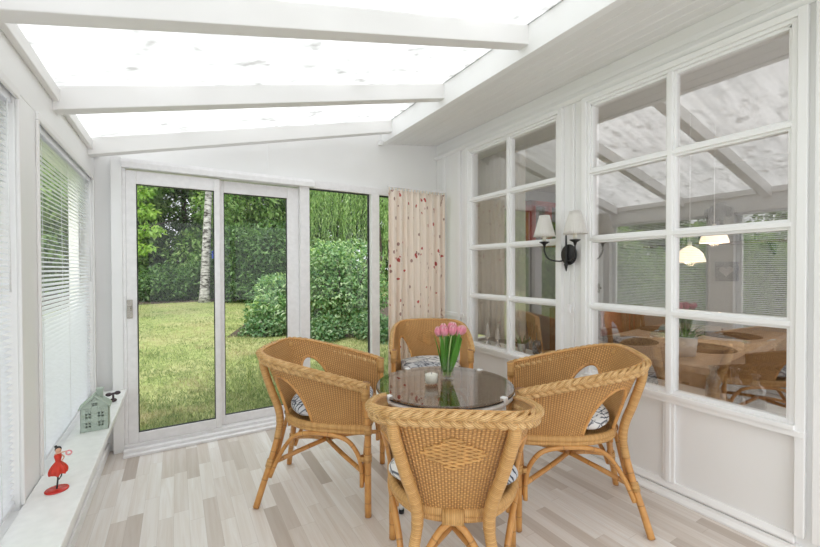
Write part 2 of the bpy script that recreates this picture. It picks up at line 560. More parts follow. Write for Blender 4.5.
    def build(self, name, mat, parent=None, bevel=0.0, loc=None, solid=0.0):
        me = bpy.data.meshes.new(name)
        bmesh.ops.recalc_face_normals(self.bm, faces=self.bm.faces[:])
        self.bm.to_mesh(me)
        self.bm.free()
        o = bpy.data.objects.new(name, me)
        me.materials.append(MATS[mat])
        COL.objects.link(o)
        if parent: o.parent = parent
        if loc: o.location = loc
        if solid:
            m = o.modifiers.new('Solidify', 'SOLIDIFY'); m.thickness = solid; m.offset = 0
        if bevel:
            m = o.modifiers.new('Bevel', 'BEVEL'); m.width = bevel; m.segments = 2; m.limit_method = 'ANGLE'
        return o

def tag(o, label, cat, group=None, kind=None):
    o['label'] = label; o['category'] = cat
    if group: o['group'] = group
    if kind: o['kind'] = kind
    return o
def thing(name, label, cat, loc=(0, 0, 0), rz=0.0, group=None):
    o = bpy.data.objects.new(name, None)
    o.empty_display_size = .05
    COL.objects.link(o)
    o.location = loc; o.rotation_euler = (0, 0, rz)
    return tag(o, label, cat, group)
def struct(o, label, cat):
    o['kind'] = 'structure'; o['label'] = label; o['category'] = cat
    return o
def copy_tree(o, parent=None):
    c = o.copy(); COL.objects.link(c)
    if parent: c.parent = parent
    for ch in list(o.children):
        copy_tree(ch, c)
    return c
def cr(pts, n):
    """Catmull-Rom through points, n samples per span"""
    P = [Vector(p) for p in pts]
    P = [P[0] * 2 - P[1]] + P + [P[-1] * 2 - P[-2]]
    out = []
    for i in range(1, len(P) - 2):
        for k in range(n):
            t = k / n
            a, b, c, d = P[i - 1], P[i], P[i + 1], P[i + 2]
            out.append(.5 * ((2 * b) + (c - a) * t + (2 * a - 5 * b + 4 * c - d) * t * t + (3 * b - a - 3 * c + d) * t ** 3))
    out.append(P[-2].copy())
    return out
def ground(y):
    return -.1 + .03 * max(0.0, y - 3.5)

# ------------------------------------------------------------------ room shell
XL, XR, YB, YF = -.48, 2.34, 3.42, -1.3
SL = .242
def raf_z(x): return 2.0 + SL * (x + .48)           # underside of the rafters

struct(MB().box(-.60, 2.44, YF - .1, YB + .08, -.10, 0).build('floor', 'laminate_planks'), 'pale ash laminate floor laid in short narrow strips', 'floor')

# left wall: parapet, posts, header, plate
b = MB()
b.box(-.60, -.425, YF, YB, 0, .41)
for y0, y1 in ((YF, -.95), (.62, .86), (1.88, 2.12), (3.31, YB)):
    b.box(-.60, XL, y0, y1, .41, 1.90)
b.box(-.60, XL, YF, YB, 1.90, 2.105)
b.build('wall_left', 'white_paint', bevel=.004)
struct(bpy.data.objects['wall_left'], 'white painted timber wall with two blind-covered windows', 'wall')
b = MB()
b.box(XL, -.455, YF, YB - .002, 2.04, 2.10)
for y0, y1 in ((-.95, .62), (.86, 1.88), (2.12, 3.31)):
    b.box(XL, -.468, y0 - .012, y1 + .012, 1.868, 1.90)
    b.box(XL, -.468, y0 - .014, y0, .44, 1.868); b.box(XL, -.468, y1, y1 + .014, .44, 1.868)
struct(b.build('trim_1', 'warm_paint', bevel=.004), 'white wall plate and casings along the top of the blind wall', 'trim')
b = MB().box(-.475, -.306, YF, 3.36, .41, .44)
b.box(-.59, -.475, YF + .01, 3.30, .411, .425)
struct(b.build('trim_2', 'sill_white', bevel=.004), 'long white window sill board under the blinds', 'window sill')
struct(MB().box(-.425, -.413, YF, YB, 0, .06).build('baseboard_left', 'white_paint', bevel=.003), 'low white skirting under the sill', 'skirting')

for k, (y0, y1) in enumerate(((2.12, 3.31), (.86, 1.88), (-.95, .62))):
    f = MB()
    for a in (((y0, y0 + .05, .425, 1.90)), ((y1 - .05, y1, .425, 1.90)), ((y0, y1, .425, .475)), ((y0, y1, 1.85, 1.90))):
        f.box(-.585, -.54, a[0], a[1], a[2], a[3])
    w = f.build('window_%d' % (k + 1), 'pvc_white', bevel=.004)
    struct(w, ('white framed window behind the far blind', 'white framed window behind the near blind', 'white framed window behind the camera')[k], 'window')
    MB().box(-.565, -.560, y0 + .045, y1 - .045, .47, 1.855).build('pane', 'door_glass', w)

def blind(y0, y1, label):
    t = thing('venetian_blind', label, 'blind', (-.505, (y0 + y1) / 2, .445), 0, 'white venetian blinds over the sill')
    L = (y1 - y0) / 2
    MB().box(-.016, .018, -L, L, 1.40, 1.44).build('headrail', 'blind_white', t, .003)
    s = MB()
    n = 68
    for i in range(n):
        z = .025 + i * 1.365 / (n - 1)
        tilt = math.radians(-19)
        ca, sa = math.cos(tilt), math.sin(tilt)
        prof = []
        for q in (-1, -.5, 0, .5, 1):
            a = q * .0125; c = .0012 * (1 - q * q)
            prof.append((a * ca - c * sa, z + a * sa + c * ca))
        prof2 = [(x, zz - .0006) for x, zz in prof[::-1]]
        s.prism(prof + prof2, 'y', -L + .004, L - .004)
    s.build('slats', 'blind_white', t)
    MB().box(-.012, .012, -L, L, .002, .016).build('bottom_rail', 'blind_white', t, .002)
    c = MB()
    for yy in (-L + .12, 0, L - .12) if L > .4 else (-L + .12, L - .12):
        for xx in (-.0135, .0135):
            c.tube([(xx, yy, .01), (xx, yy, 1.40)], .0009, 5)
    c.build('ladder_cord', 'cord_white', t)
    c = MB().tube([(.02, L - .05, 1.40), (.022, L - .05, .75)], .003, 6).build('tilt_wand', 'cord_white', t)
    return t
blind(2.125, 3.305, 'white venetian blind between the wall post and the garden door corner')
blind(.865, 1.875, 'white venetian blind on the camera side of the wall post')

# corner pillar and back wall
b = MB()
b.box(XL - .1, -.385, 3.42, 3.50, 0, 2.04)
b.box(2.24, XR + .1, 3.42, 3.50, 0, 2.035)
prof = [(-.60, 2.04), (2.44, 2.04), (2.44, 2.72), (1.80, 2.66), (-.60, 2.07)]
b.prism([(x, z) for x, z in prof], 'y', 3.42, 3.50)
struct(b.build('wall_back', 'white_paint'), 'white gable wall above the garden door', 'wall')
b = MB()
b.box(-.385, -.322, 3.345, 3.47, 0, 2.05)
b.box(.655, .662, 3.414, 3.42, 2.10, 2.40)
struct(b.build('trim_3', 'trim_paint', bevel=.004), 'white corner post left of the sliding door', 'trim')

# garden door and fixed windows
DY = 3.35
b = MB()
b.box(-.322, -.302, DY, 3.45, 0, 2.03)
b.box(-.322, 2.26, DY + .02, 3.45, 1.975, 2.04)
b.prism([(DY - .045, 1.972), (DY + .02, 1.972), (DY + .02, 2.035), (DY - .03, 2.035), (DY - .045, 2.01)], 'x', -.322, 1.02)
b.box(.905, .985, DY - .005, 3.45, 0, 1.975)
b.box(1.572, 1.655, DY, 3.45, 0, 1.975)
b.box(.985, 2.26, DY + .02, 3.45, .047, .12)
b.box(2.22, 2.26, DY + .02, 3.45, .12, 1.975)
b.box(-.322, 2.24, 3.225, 3.265, 0, .018)
b.box(-.322, 2.24, 3.265, 3.30, 0, .036)
b.box(-.322, 2.24, 3.30, 3.335, 0, .026)
b.box(-.322, 2.24, 3.335, 3.45, 0, .046)
door = struct(b.build('door_1', 'pvc_white', bevel=.003), 'white sliding garden door with side window', 'door')
def sash(x0, x1, g0, g1, y):
    s = MB()
    s.box(x0, g0, y, y + .04, .046, 1.965); s.box(g1, x1, y, y + .04, .046, 1.965)
    s.box(g0, g1, y, y + .04, .046, .116); s.box(g0, g1, y, y + .04, 1.872, 1.965)
    o = s.build('sash', 'pvc_white', door, .004)
    g = MB()
    for a in ((g0, g0 + .006, .116, 1.872), (g1 - .006, g1, .116, 1.872), (g0, g1, .116, .121), (g0, g1, 1.867, 1.872)):
        g.box(a[0], a[1], y + .012, y + .03, a[2], a[3])
    g.build('gasket', 'rubber_black', o)
    MB().box(g0, g1, y + .018, y + .022, .116, 1.872).build('pane', 'door_glass', o)
    return o
s1 = sash(-.302, .290, -.242, .250, DY + .002)
s2 = sash(.262, .905, .320, .807, DY + .046)
h = MB().box(-.300, -.268, DY - .012, DY + .002, .93, 1.06)
h.lathe([(.011, 0), (.011, .02), (.014, .02), (.014, .03)], 12, (-.284, DY - .02, .985))
h.box(-.292, -.276, DY - .045, DY - .01, .985, 1.01)
h.build('handle', 'chrome', s1, .003)
g = MB()
for a in ((.985, 1.572), (1.655, 2.22)):
    for q in ((a[0], a[0] + .008, .12, 1.975), (a[1] - .012, a[1], .12, 1.975), (a[0], a[1], .12, .128), (a[0], a[1], 1.965, 1.975)):
        g.box(q[0], q[1], DY + .05, DY + .07, q[2], q[3])
g.build('gasket', 'rubber_black', door)
p = MB()
for a in ((.985, 1.572), (1.655, 2.22)):
    p.box(a[0], a[1], DY + .058, DY + .062, .12, 1.975)
p.build('side_pane', 'door_glass', door)

# roof: sheet, rafters, ledger, soffit
b = MB()
def zt(x): return raf_z(x) + .112
b.face([b.bm.verts.new(q) for q in ((-.72, YF - .2, zt(-.72)), (1.83, YF - .2, zt(1.83)), (1.83, YB + .25, zt(1.83)), (-.72, YB + .25, zt(-.72)))], None, False)
struct(b.build('roof_sheet', 'polycarbonate', solid=0), 'dirty translucent white polycarbonate roof sheet', 'roof')
for k, y0 in enumerate((-.87, -.06, .755, 1.565, 2.375, 3.19)):
    b = MB()
    def zz(x): return raf_z(x)
    b.prism([(-.60, zz(-.60)), (1.715, zz(1.715)), (1.715, zz(1.715) + .108), (-.60, zz(-.60) + .108)], 'y', y0, y0 + .078)
    b.build('roof_rafter', 'warm_paint', bevel=.004)
    o = bpy.context.scene.objects[[x.name for x in COL.objects if x.name.startswith('roof_rafter')][-1]]
    struct(o, ('rafter far behind the camera', 'rafter overhead behind the camera', 'rafter above the camera', 'big white rafter nearest the camera', 'middle white rafter over the table', 'white rafter against the gable wall')[k], 'rafter')
b = MB()
b.box(1.71, 1.76, YF, YB - .001, 2.475, 2.645)
struct(b.build('trim_4', 'trim_paint', bevel=.003), 'white ledger beam carrying the rafter ends', 'beam')
b = MB()
x = 1.76
def sz_(q): return 2.484 + .122 * (q - 1.76)
while x < 2.335:
    x1 = min(x + .088, 2.36)
    b.prism([(x, sz_(x) + .004), (x + .004, sz_(x)), (x1 - .004, sz_(x1)), (x1, sz_(x1) + .004), (x1, 2.60), (x, 2.60)], 'y', YF, YB - .001)
    x = x1
b.box(1.70, 2.50, YF, YB, 2.645, 2.70)
struct(b.build('ceiling', 'soffit_paint'), 'flat boarded soffit strip above the inner windows', 'ceiling')
struct(MB().box(1.672, 1.71, 3.37, 3.419, 2.455, 2.50).build('trim_5', 'white_paint', bevel=.004), 'small white block under the ledger end', 'trim')

# front wall behind the camera (with an opening that lets daylight in)
b = MB()
b.box(-.60, 2.44, YF - .1, YF, 0, .35); b.box(-.60, -.4, YF - .1, YF, .35, 2.1); b.box(2.24, 2.44, YF - .1, YF, .35, 2.1); b.box(.88, .96, YF - .1, YF, .35, 2.1)
b.prism([(-.60, 2.1), (2.44, 2.1), (2.44, 2.72), (1.80, 2.64), (-.60, 2.07)], 'y', YF - .1, YF)
struct(b.build('wall_front', 'white_paint'), 'white wall behind the camera', 'wall')

# right wall with two gridded windows
W = ((1.887, 2.855), (.634, 1.625))
ZB, ZT = .577, 2.348
b = MB()
b.box(2.36, 2.44, YF, YB, 0, ZB - .0); b.box(2.36, 2.44, YF, YB, ZT, 2.62)
for y0, y1 in ((YF, W[1][0]), (W[1][1], W[0][0]), (W[0][1], YB)):
    b.box(2.36, 2.44, y0, y1, ZB, ZT)
struct(b.build('wall_right', 'white_paint'), 'white inner wall with two gridded windows', 'wall')
b = MB()
for y0, y1 in W:
    for a in ((y0 - .052, y0 - .018), (y1 + .018, y1 + .052)):
        b.box(2.328, 2.361, a[0], a[1], .09, 2.40)
    for a in ((y0 - .018, y0 + .004), (y1 - .004, y1 + .018)):
        b.box(2.341, 2.361, a[0], a[1], ZB - .01, ZT + .01)
    b.box(2.326, 2.361, y0 - .0185, y1 + .0185, ZT + .018, ZT + .05)
    b.box(2.340, 2.361, y0 - .018, y1 + .018, ZT, ZT + .018)
    b.box(2.312, 2.361, y0 - .02, y1 + .02, ZB - .022, ZB)
    b.box(2.322, 2.361, y0 - .053, y1 + .053, ZB - .05, ZB - .022)
    ym = y0 + .50 if y0 < 1 else (y0 + y1) / 2
    b.box(2.338, 2.361, ym - .030, ym + .030, .085, ZB - .05)
    b.box(2.330, 2.361, ym - .012, ym + .012, .085, ZB - .05)
    b.prism([(2.361, .05), (2.330, .05), (2.330, .062), (2.348, .085), (2.361, .085)], 'y', y0 - .02, y1 + .02)
b.box(2.334, 2.361, .520, .56, .085, 2.42)
b.box(2.346, 2.361, 1.745, 1.765, .085, 2.40)
b.prism([(2.361, 2.405), (2.345, 2.405), (2.325, 2.425), (2.325, 2.432), (2.361, 2.440)], 'y', YF, YB)
b.box(2.354, 2.361, YF, YB, 2.47, 2.50)
for yy in (3.02, 3.27):
    b.box(2.340, 2.361, yy - .02, yy + .02, .085, 2.405)
b.box(2.344, 2.361, 2.95, YB - .001, .80, .84)
b.prism([(2.361, .05), (2.332, .05), (2.332, .062), (2.361, .085)], 'y', YF, .52)
b.prism([(2.361, .05), (2.332, .05), (2.332, .062), (2.361, .085)], 'y', 2.92, YB)
struct(b.build('trim_6', 'trim_paint', bevel=.003), 'white mouldings, casings and battens on the inner wall', 'trim')
b = MB()
b.prism([(2.36, 0), (2.312, 0), (2.312, .012), (2.330, .030), (2.330, .044), (2.36, .044)], 'y', YF, YB)
struct(b.build('baseboard_right', 'trim_paint', bevel=.002), 'white skirting under the inner windows', 'skirting')
for k, (y0, y1) in enumerate(W):
    f = MB()
    ym = 1.135 if k == 1 else 2.366
    hw = .022
    bars_z = [ZB + (ZT - ZB) * q / 4 for q in (1, 2, 3)]
    f.box(2.352, 2.40, y0, y0 + .016, ZB - .012, ZT + .004); f.box(2.352, 2.40, y1 - .016, y1, ZB - .012, ZT + .004)
    f.box(2.3515, 2.3995, y0 - .004, y1 + .004, ZB - .011, ZB + .016); f.box(2.352, 2.40, y0, y1, ZT - .016, ZT)
    f.box(2.338, 2.40, ym - .014, ym + .014, ZB - .01, ZT); f.box(2.3535, 2.4005, ym - .026, ym + .026, ZB - .01, ZT)
    for z in bars_z:
        f.box(2.3385, 2.40, y0, y1, z - .012, z + .012); f.box(2.3525, 2.40, y0, y1, z - .024, z + .024)
    w = struct(f.build('window_%d' % (k + 4), 'trim_paint', bevel=.0035), ('white gridded inner window by the curtain', 'white gridded inner window opposite the blinds')[k], 'window')
    MB().box(2.374, 2.378, y0, y1, ZB, ZT).build('pane', ('plain_inner_glass', 'inner_glass')[k], w)

# ------------------------------------------------------------------ rattan chairs
RIM_HALF = [(0, -.304, .814), (.10, -.302, .813), (.19, -.289, .809), (.240, -.248, .800), (.270, -.183, .786), (.282, -.09, .764),
            (.286, .04, .733), (.284, .15, .704), (.281, .24, .680), (.275, .288, .664)]
RING_HALF = [(0, -.196, .452), (.06, -.193, .452), (.112, -.176, .452), (.162, -.135, .452), (.204, -.075, .452), (.232, -.005, .452),
             (.250, .09, .452), (.258, .17, .452), (.262, .235, .452), (.262, .290, .452)]
def full(half, n=8):
    r = cr(half, n)
    l = [Vector((-p.x, p.y, p.z)) for p in r[::-1]]
    return l[:-1] + r
RIM = full(RIM_HALF)
RING = full(RING_HALF)
NR = len(RIM)

def rim_at(t):
    f = min(max(t, 0), 1) * (NR - 1); i = min(int(f), NR - 2); a = f - i
    return RIM[i].lerp(RIM[i + 1], a), RING[i].lerp(RING[i + 1], a)
def shell_pt(t, v):
    top, bot = rim_at(t)
    p = bot.lerp(top + Vector((0, 0, .017)), v)
    out = Vector((p.x, p.y * .9, 0))
    if out.length > 1e-6: out.normalize()
    bulge = .014 * math.sin(PI * v)
    return p - out * bulge * .4
CUM = [0.0]
for i in range(1, NR): CUM.append(CUM[-1] + (RIM[i] - RIM[i - 1]).length)
def ulen(t):
    f = min(max(t, 0), 1) * (NR - 1); i = min(int(f), NR - 2); a = f - i
    return CUM[i] * (1 - a) + CUM[i + 1] * a
def t_of_y(side, yv):
    """parameter of the ring point on one side whose ring y is yv"""
    best, bt = 9, .5
    for k in range(0, 501):
        t = (.5 * k / 500) if side < 0 else (1 - .5 * k / 500)
        d = abs(rim_at(t)[1].y - yv)
        if d < best: best, bt = d, t
    return bt
HOLES = []
for sd in (-1, 1):
    a, c = t_of_y(sd, .005), t_of_y(sd, -.165)
    HOLES.append((min(a, c), max(a, c)))
HOLE_V = .71
def arch_v(t):
    for a, c in HOLES:
        if a < t < c:
            m, w = (a + c) / 2, (c - a) / 2
            return HOLE_V * max(0.0, 1 - abs((t - m) / w) ** 2.2) ** (1 / 2.2)
    return 0.0

def make_shell():
    b = MB()
    ts = []
    segs = [0.0, HOLES[0][0], HOLES[0][1], HOLES[1][0], HOLES[1][1], 1.0]
    cols = []
    for k in range(5):
        a, c = segs[k], segs[k + 1]
        if k in (1, 3):
            n = 22
            tt = [(a + c) / 2 - (c - a) / 2 * math.cos(PI * i / n) for i in range(n + 1)]
            cols.append([(t, arch_v(t) if 0 < i < n else 0.0) for i, t in enumerate(tt)])
        else:
            n = max(4, int((c - a) * 110))
            cols.append([(a + (c - a) * i / n, 0.0) for i in range(n + 1)])
    NV = 24
    prev = None
    cache = {}
    def vert(t, v):
        k = (round(t, 6), round(v, 6))
        if k not in cache: cache[k] = b.bm.verts.new(shell_pt(t, v))
        return cache[k]
    for block in cols:
        for (t0, v0), (t1, v1) in zip(block, block[1:]):
            for j in range(NV):
                q = [(t0, v0 + (1 - v0) * j / NV), (t1, v1 + (1 - v1) * j / NV), (t1, v1 + (1 - v1) * (j + 1) / NV), (t0, v0 + (1 - v0) * (j + 1) / NV)]
                vs = [vert(*x) for x in q]
                if len(set(vs)) < 4: continue
                b.face(vs, [(ulen(x[0]), x[1] * .39) for x in q])
    return b

def make_chair(label, loc, rz):
    t = thing('rattan_armchair', label, 'chair', loc, rz, 'rattan armchairs around the glass table')
    sh = make_shell().build('woven_shell', 'rattan_weave', t, solid=.007)
    # raised diamond panel on the backrest, both faces
    b = MB()
    uc, hw, vc, hv = ulen(.5), .135, .60, .17
    for off in (.0065, -.0065):
        for s in (-1, 1):
            for k in range(-5, 6):
                pts = []
                for q in range(0, 33):
                    uu = -hw + 2 * hw * q / 32
                    vv = s * uu / hw * hv * .55 + k * hv / 4.6
                    if abs(uu) / hw + abs(vv) / hv <= 1.0:
                        p = shell_pt(.5 + (uu / CUM[-1]), vc + vv)
                        pts.append(p + Vector((uu * .9, -1, -.3)).normalized() * off)
                if len(pts) > 2:
                    b.tube(pts, .0040, 5, flat=.7, u0=k * .11)
    b.build('diamond_weave', 'rattan_light', sh)
    # braided rim over a core
    core = MB()
    OUT = [p + Vector((p.x, p.y * .9 - (.05 if p.y < 0 else 0), 0)).normalized() * .010 for p in RIM]
    core.tube(OUT, .013, 8)
    ref = []
    for i in range(NR):
        p = RIM[i]
        ref.append((p.x * .5, p.y * .5, .8))
    per = .165
    L = CUM[-1]
    ns = int(L / per * 20)
    NST = 5
    for ph in range(NST):
        pts, nrm = [], []
        for k in range(ns + 1):
            u = L * k / ns
            i = max(j for j in range(NR) if CUM[j] <= u + 1e-9); i = min(i, NR - 2)
            a = (u - CUM[i]) / (CUM[i + 1] - CUM[i])
            p = RIM[i].lerp(RIM[i + 1], a)
            tg = (RIM[i + 1] - RIM[i]).normalized()
            out = Vector((p.x, p.y * .9 - (.05 if p.y < 0 else 0), 0)).normalized()
            w = (Vector((0, 0, 1)) * .9 + out * .35); w = (w - tg * w.dot(tg)).normalized()
            nn = tg.cross(w).normalized()
            th = 2 * PI * u / per + ph * 2 * PI / NST
            pts.append(p + out * .011 - Vector((0, 0, .003)) + w * .0205 * math.sin(th) + nn * .0105 * math.sin(2 * th))
            nrm.append(nn)
        core.tube(pts, .0070, 8, flat=1.75, ref=nrm, u0=ph * .37)
    MB().tube([shell_pt(i / (NR - 1), 1.0) for i in range(NR)], .0065, 8).build('rolled_edge', 'rattan_pole', t)
    core.build('braided_rim', 'rattan_strand', t)
    # seat ring, seat web
    r = MB()
    ringpts = RING + [Vector((x, .292, .452)) for x in (.2, .1, 0, -.1, -.2)]
    r.tube(ringpts, .017, 10, closed=True)
    r.tube([p - Vector((0, 0, .022)) for p in ringpts], .013, 10, closed=True)
    r.build('seat_ring', 'rattan_wrapped', t)
    s = MB()
    ctr = Vector((0, .02, .452))
    n = len(ringpts)
    def sp(u, v):
        p = ringpts[int(round(u * n)) % n]
        q = ctr.lerp(p, max(v, .02) * .97)
        return q
    s.grid(sp, n, 8, lambda i, j: (i * .012, j * .03), wrap=True)
    s.build('seat_web', 'rattan_weave', t, solid=.008)
    # rear posts (thick wrapped poles above the seat, bare legs below)
    for sx in (-1, 1):
        post = cr([(sx * .190, -.287, .806), (sx * .186, -.283, .74), (sx * .152, -.254, .60), (sx * .124, -.230, .50), (sx * .118, -.222, .42), (sx * .132, -.232, .33)], 6)
        MB().tube(post, [.021] * (len(post) - 6) + [.019] * 6, 12).build('rear_post', 'rattan_wrapped', t)
        leg = cr([(sx * .132, -.232, .335), (sx * .166, -.255, .22), (sx * .206, -.285, .10), (sx * .240, -.307, .004)], 6)
        MB().tube(leg, .0165, 12).build('leg', 'rattan_pole', t)
        fl = cr([(sx * .275, .300, .004), (sx * .276, .300, .20), (sx * .276, .300, .45), (sx * .276, .289, .645)], 6)
        MB().tube(fl, .0172, 12).build('leg', 'rattan_pole', t)
        # binding where braces meet the legs
        for q, rr in ((((sx * .276, .300, .285), (sx * .276, .300, .325)), .0205), (((sx * .278, .274, .290), (sx * .278, .274, .315)), .0145),
                      (((sx * .176, -.263, .190), (sx * .164, -.254, .228)), .0205), (((sx * .276, .301, .475), (sx * .276, .301, .425)), .0205), (((sx * .276, .290, .600), (sx * .2755, .289, .645), (sx * .275, .290, .672), (sx * .275, .293, .692)), .0225)):
            MB().tube(q, rr, 12).build('binding', 'rattan_wrapped', t)
        # arched side brace
        arch = cr([(sx * .276, .268, .155), (sx * .276, .266, .25), (sx * .274, .245, .325), (sx * .268, .195, .385), (sx * .258, .12, .408), (sx * .246, .03, .412),
                   (sx * .226, -.05, .402), (sx * .204, -.115, .372), (sx * .182, -.172, .305), (sx * .178, -.218, .225), (sx * .194, -.250, .145)], 6)
        MB().tube(arch, .0115, 10).build('side_brace', 'rattan_pole', t)
        # arched frame round the side opening and the edge pole of the side panel
        fr = []
        a, c = HOLES[0 if sx < 0 else 1]
        for k in range(33):
            tt = (a + c) / 2 - (c - a) / 2 * math.cos(PI * k / 32)
            fr.append(shell_pt(tt, arch_v(tt) if 0 < k < 32 else 0.0))
        lead = Vector((0, 0, -.05))
        fr = [fr[0] + lead] + fr + [fr[-1] + lead]
        MB().tube(fr, .0085, 8).build('opening_frame', 'rattan_pole', t)
        # panel beside the front leg
    # rear and front arched braces
    for yy, hw_, nm in ((-.216, .165, 'rear_brace'), (.282, .262, 'front_brace')):
        for sx in (-1, 1):
            dz = 0
            if yy < 0:
                P = [(sx * .012, yy + .005, .425), (sx * .045, yy, .395), (sx * .085, yy - .006, .33), (sx * .125, yy - .020, .24), (sx * .158, yy - .038, .16)]
            else:
                P = [(sx * .02, yy, .415), (sx * .12, yy, .410), (sx * .20, yy, .385), (sx * .245, yy, .32), (sx * .254, yy, .24), (sx * .254, yy, .17)]
            MB().tube(cr(P, 6), .0112, 10).build(nm, 'rattan_pole', t)
    MB().tube([(-.036, -.200, .438), (.036, -.200, .438)], .028, 12, flat=1.1).build('binding', 'rattan_wrapped', t)
    MB().tube([(-.05, .288, .438), (.05, .288, .438)], .025, 12).build('binding', 'rattan_wrapped', t)
    # crossed stretchers rising to the middle under the seat
    for sx in (-1, 1):
        MB().tube(cr([(sx * .268, .288, .215), (sx * .13, .13, .255), (0, .01, .278)], 5), .0125, 10).build('stretcher', 'rattan_pole', t)
        MB().tube(cr([(sx * .172, -.258, .205), (sx * .085, -.11, .250), (0, .005, .276)], 5), .0125, 10).build('stretcher', 'rattan_pole', t)
    return t

def make_cushion(label, loc, rz):
    b = MB()
    n = len(RING)
    loop = []
    n = 72
    for k in range(n):
        a = 2 * PI * k / n
        ca, sa = math.cos(a), math.sin(a)
        e = 2 / 3.4
        x = abs(ca) ** e * (1 if ca > 0 else -1); y = abs(sa) ** e * (1 if sa > 0 else -1)
        yy = .052 + y * .222
        hw = .226 - .030 * max(0, -y) ** 2 + .030 * math.exp(-((yy + .07) / .055) ** 2)
        loop.append(Vector((x * hw, yy, 0)))
    m = len(loop)
    c = Vector((0, .05, 0))
    NVv = 18
    def f(u, v):
        p = loop[int(round(u * m)) % m]
        ang = v * PI                 # bottom centre -> edge -> top centre
        s = math.sin(ang) ** .55 if 0 < v < 1 else .002
        q = c.lerp(p, max(.002, s))
        h = -math.cos(ang)
        z = .062 + (.042 if h > 0 else .050) * (abs(h) ** .8) * (1 if h > 0 else -1)
        z += .006 * math.sin(u * 2 * PI * 3) * math.sin(ang) if h > 0 else 0
        return Vector((q.x, q.y, z))
    b.grid(f, m, NVv, None, wrap=True)
    o = b.build('seat_cushion', 'cushion_print', None)
    o.location = loc; o.rotation_euler = (0, 0, rz)
    return tag(o, label, 'cushion', 'printed seat cushions in the armchairs')

CH = [((.739, 2.224), -124.3, 'rattan armchair on the garden door side of the glass table', 'printed cushion in the armchair by the garden door'),
      ((1.818, 1.371), 49.7, 'rattan armchair between the glass table and the inner windows', 'printed cushion in the armchair by the inner windows'),
      ((.908, 1.214), -36.2, 'rattan armchair seen from behind, its braided back in front of the table', 'printed cushion in the armchair seen from behind'),
      ((1.713, 2.572), 148.7, 'rattan armchair beyond the tulips with its back to the curtain', 'printed cushion in the armchair in front of the curtain')]
proto = make_chair(CH[0][2], (*CH[0][0], 0), math.radians(CH[0][1]))
for k, (xy, a, lab, clab) in enumerate(CH):
    if k:
        o = copy_tree(proto)
        o.location = (*xy, 0); o.rotation_euler = (0, 0, math.radians(a)); o['label'] = lab
    make_cushion(clab, (*xy, .461), math.radians(a))

# ------------------------------------------------------------------ glass table and what stands on it
TC = Vector((1.112, 1.548, 0)); TZ = .716
CLIPS = (93, 18, -74, 186)
t = thing('glass_table', 'round smoked glass table on a white metal frame', 'table', (TC.x, TC.y, 0))
b = MB()
prof = [(.325, .700), (.3295, .7035), (.3295, .7125), (.326, .716)]
b.lathe(prof, 96)
b.build('table_top', 'table_glass', t)
b = MB().tube([(.328 * math.cos(a), .328 * math.sin(a),   .7035) for a in np.linspace(0, 2 * PI, 97)[:-1]], .0032, 8, closed=True)
b.build('edge_band', 'rubber_black', t)
b = MB().tube([(.321 * math.cos(a), .321 * math.sin(a), .6865) for a in np.linspace(0, 2 * PI, 73)[:-1]], .0105, 10, closed=True)
b.build('frame_ring', 'white_metal', t)
for a in (118, 54, 350):
    ca, sa = math.cos(math.radians(a)), math.sin(math.radians(a))
    P = cr([(.316 * ca, .316 * sa, .688), (.335 * ca, .335 * sa, .63), (.31 * ca, .31 * sa, .5), (.26 * ca, .26 * sa, .25), (.25 * ca, .25 * sa, .02)], 8)
    lg = MB().tube(P, .0105, 10).build('leg', 'white_metal', t)
    MB().lathe([(.014, 0), (.014, .02)], 12, (.25 * ca, .25 * sa, 0)).build('foot_cap', 'rubber_black', lg)
MB().tube([(.20 * math.cos(a), .20 * math.sin(a), .42) for a in np.linspace(math.radians(-10), math.radians(118), 20)], .007, 8).build('stretcher_hoop', 'white_metal', t)
for a in CLIPS:
    ca, sa = math.cos(math.radians(a)), math.sin(math.radians(a))
    q = Matrix.Translation((.326 * ca, .326 * sa, .708)) @ Matrix.Rotation(math.radians(a), 4, 'Z')
    MB().box(-.016, .012, -.013, .013, -.022, .012, q).build('glass_clip', 'white_metal', t, .004)

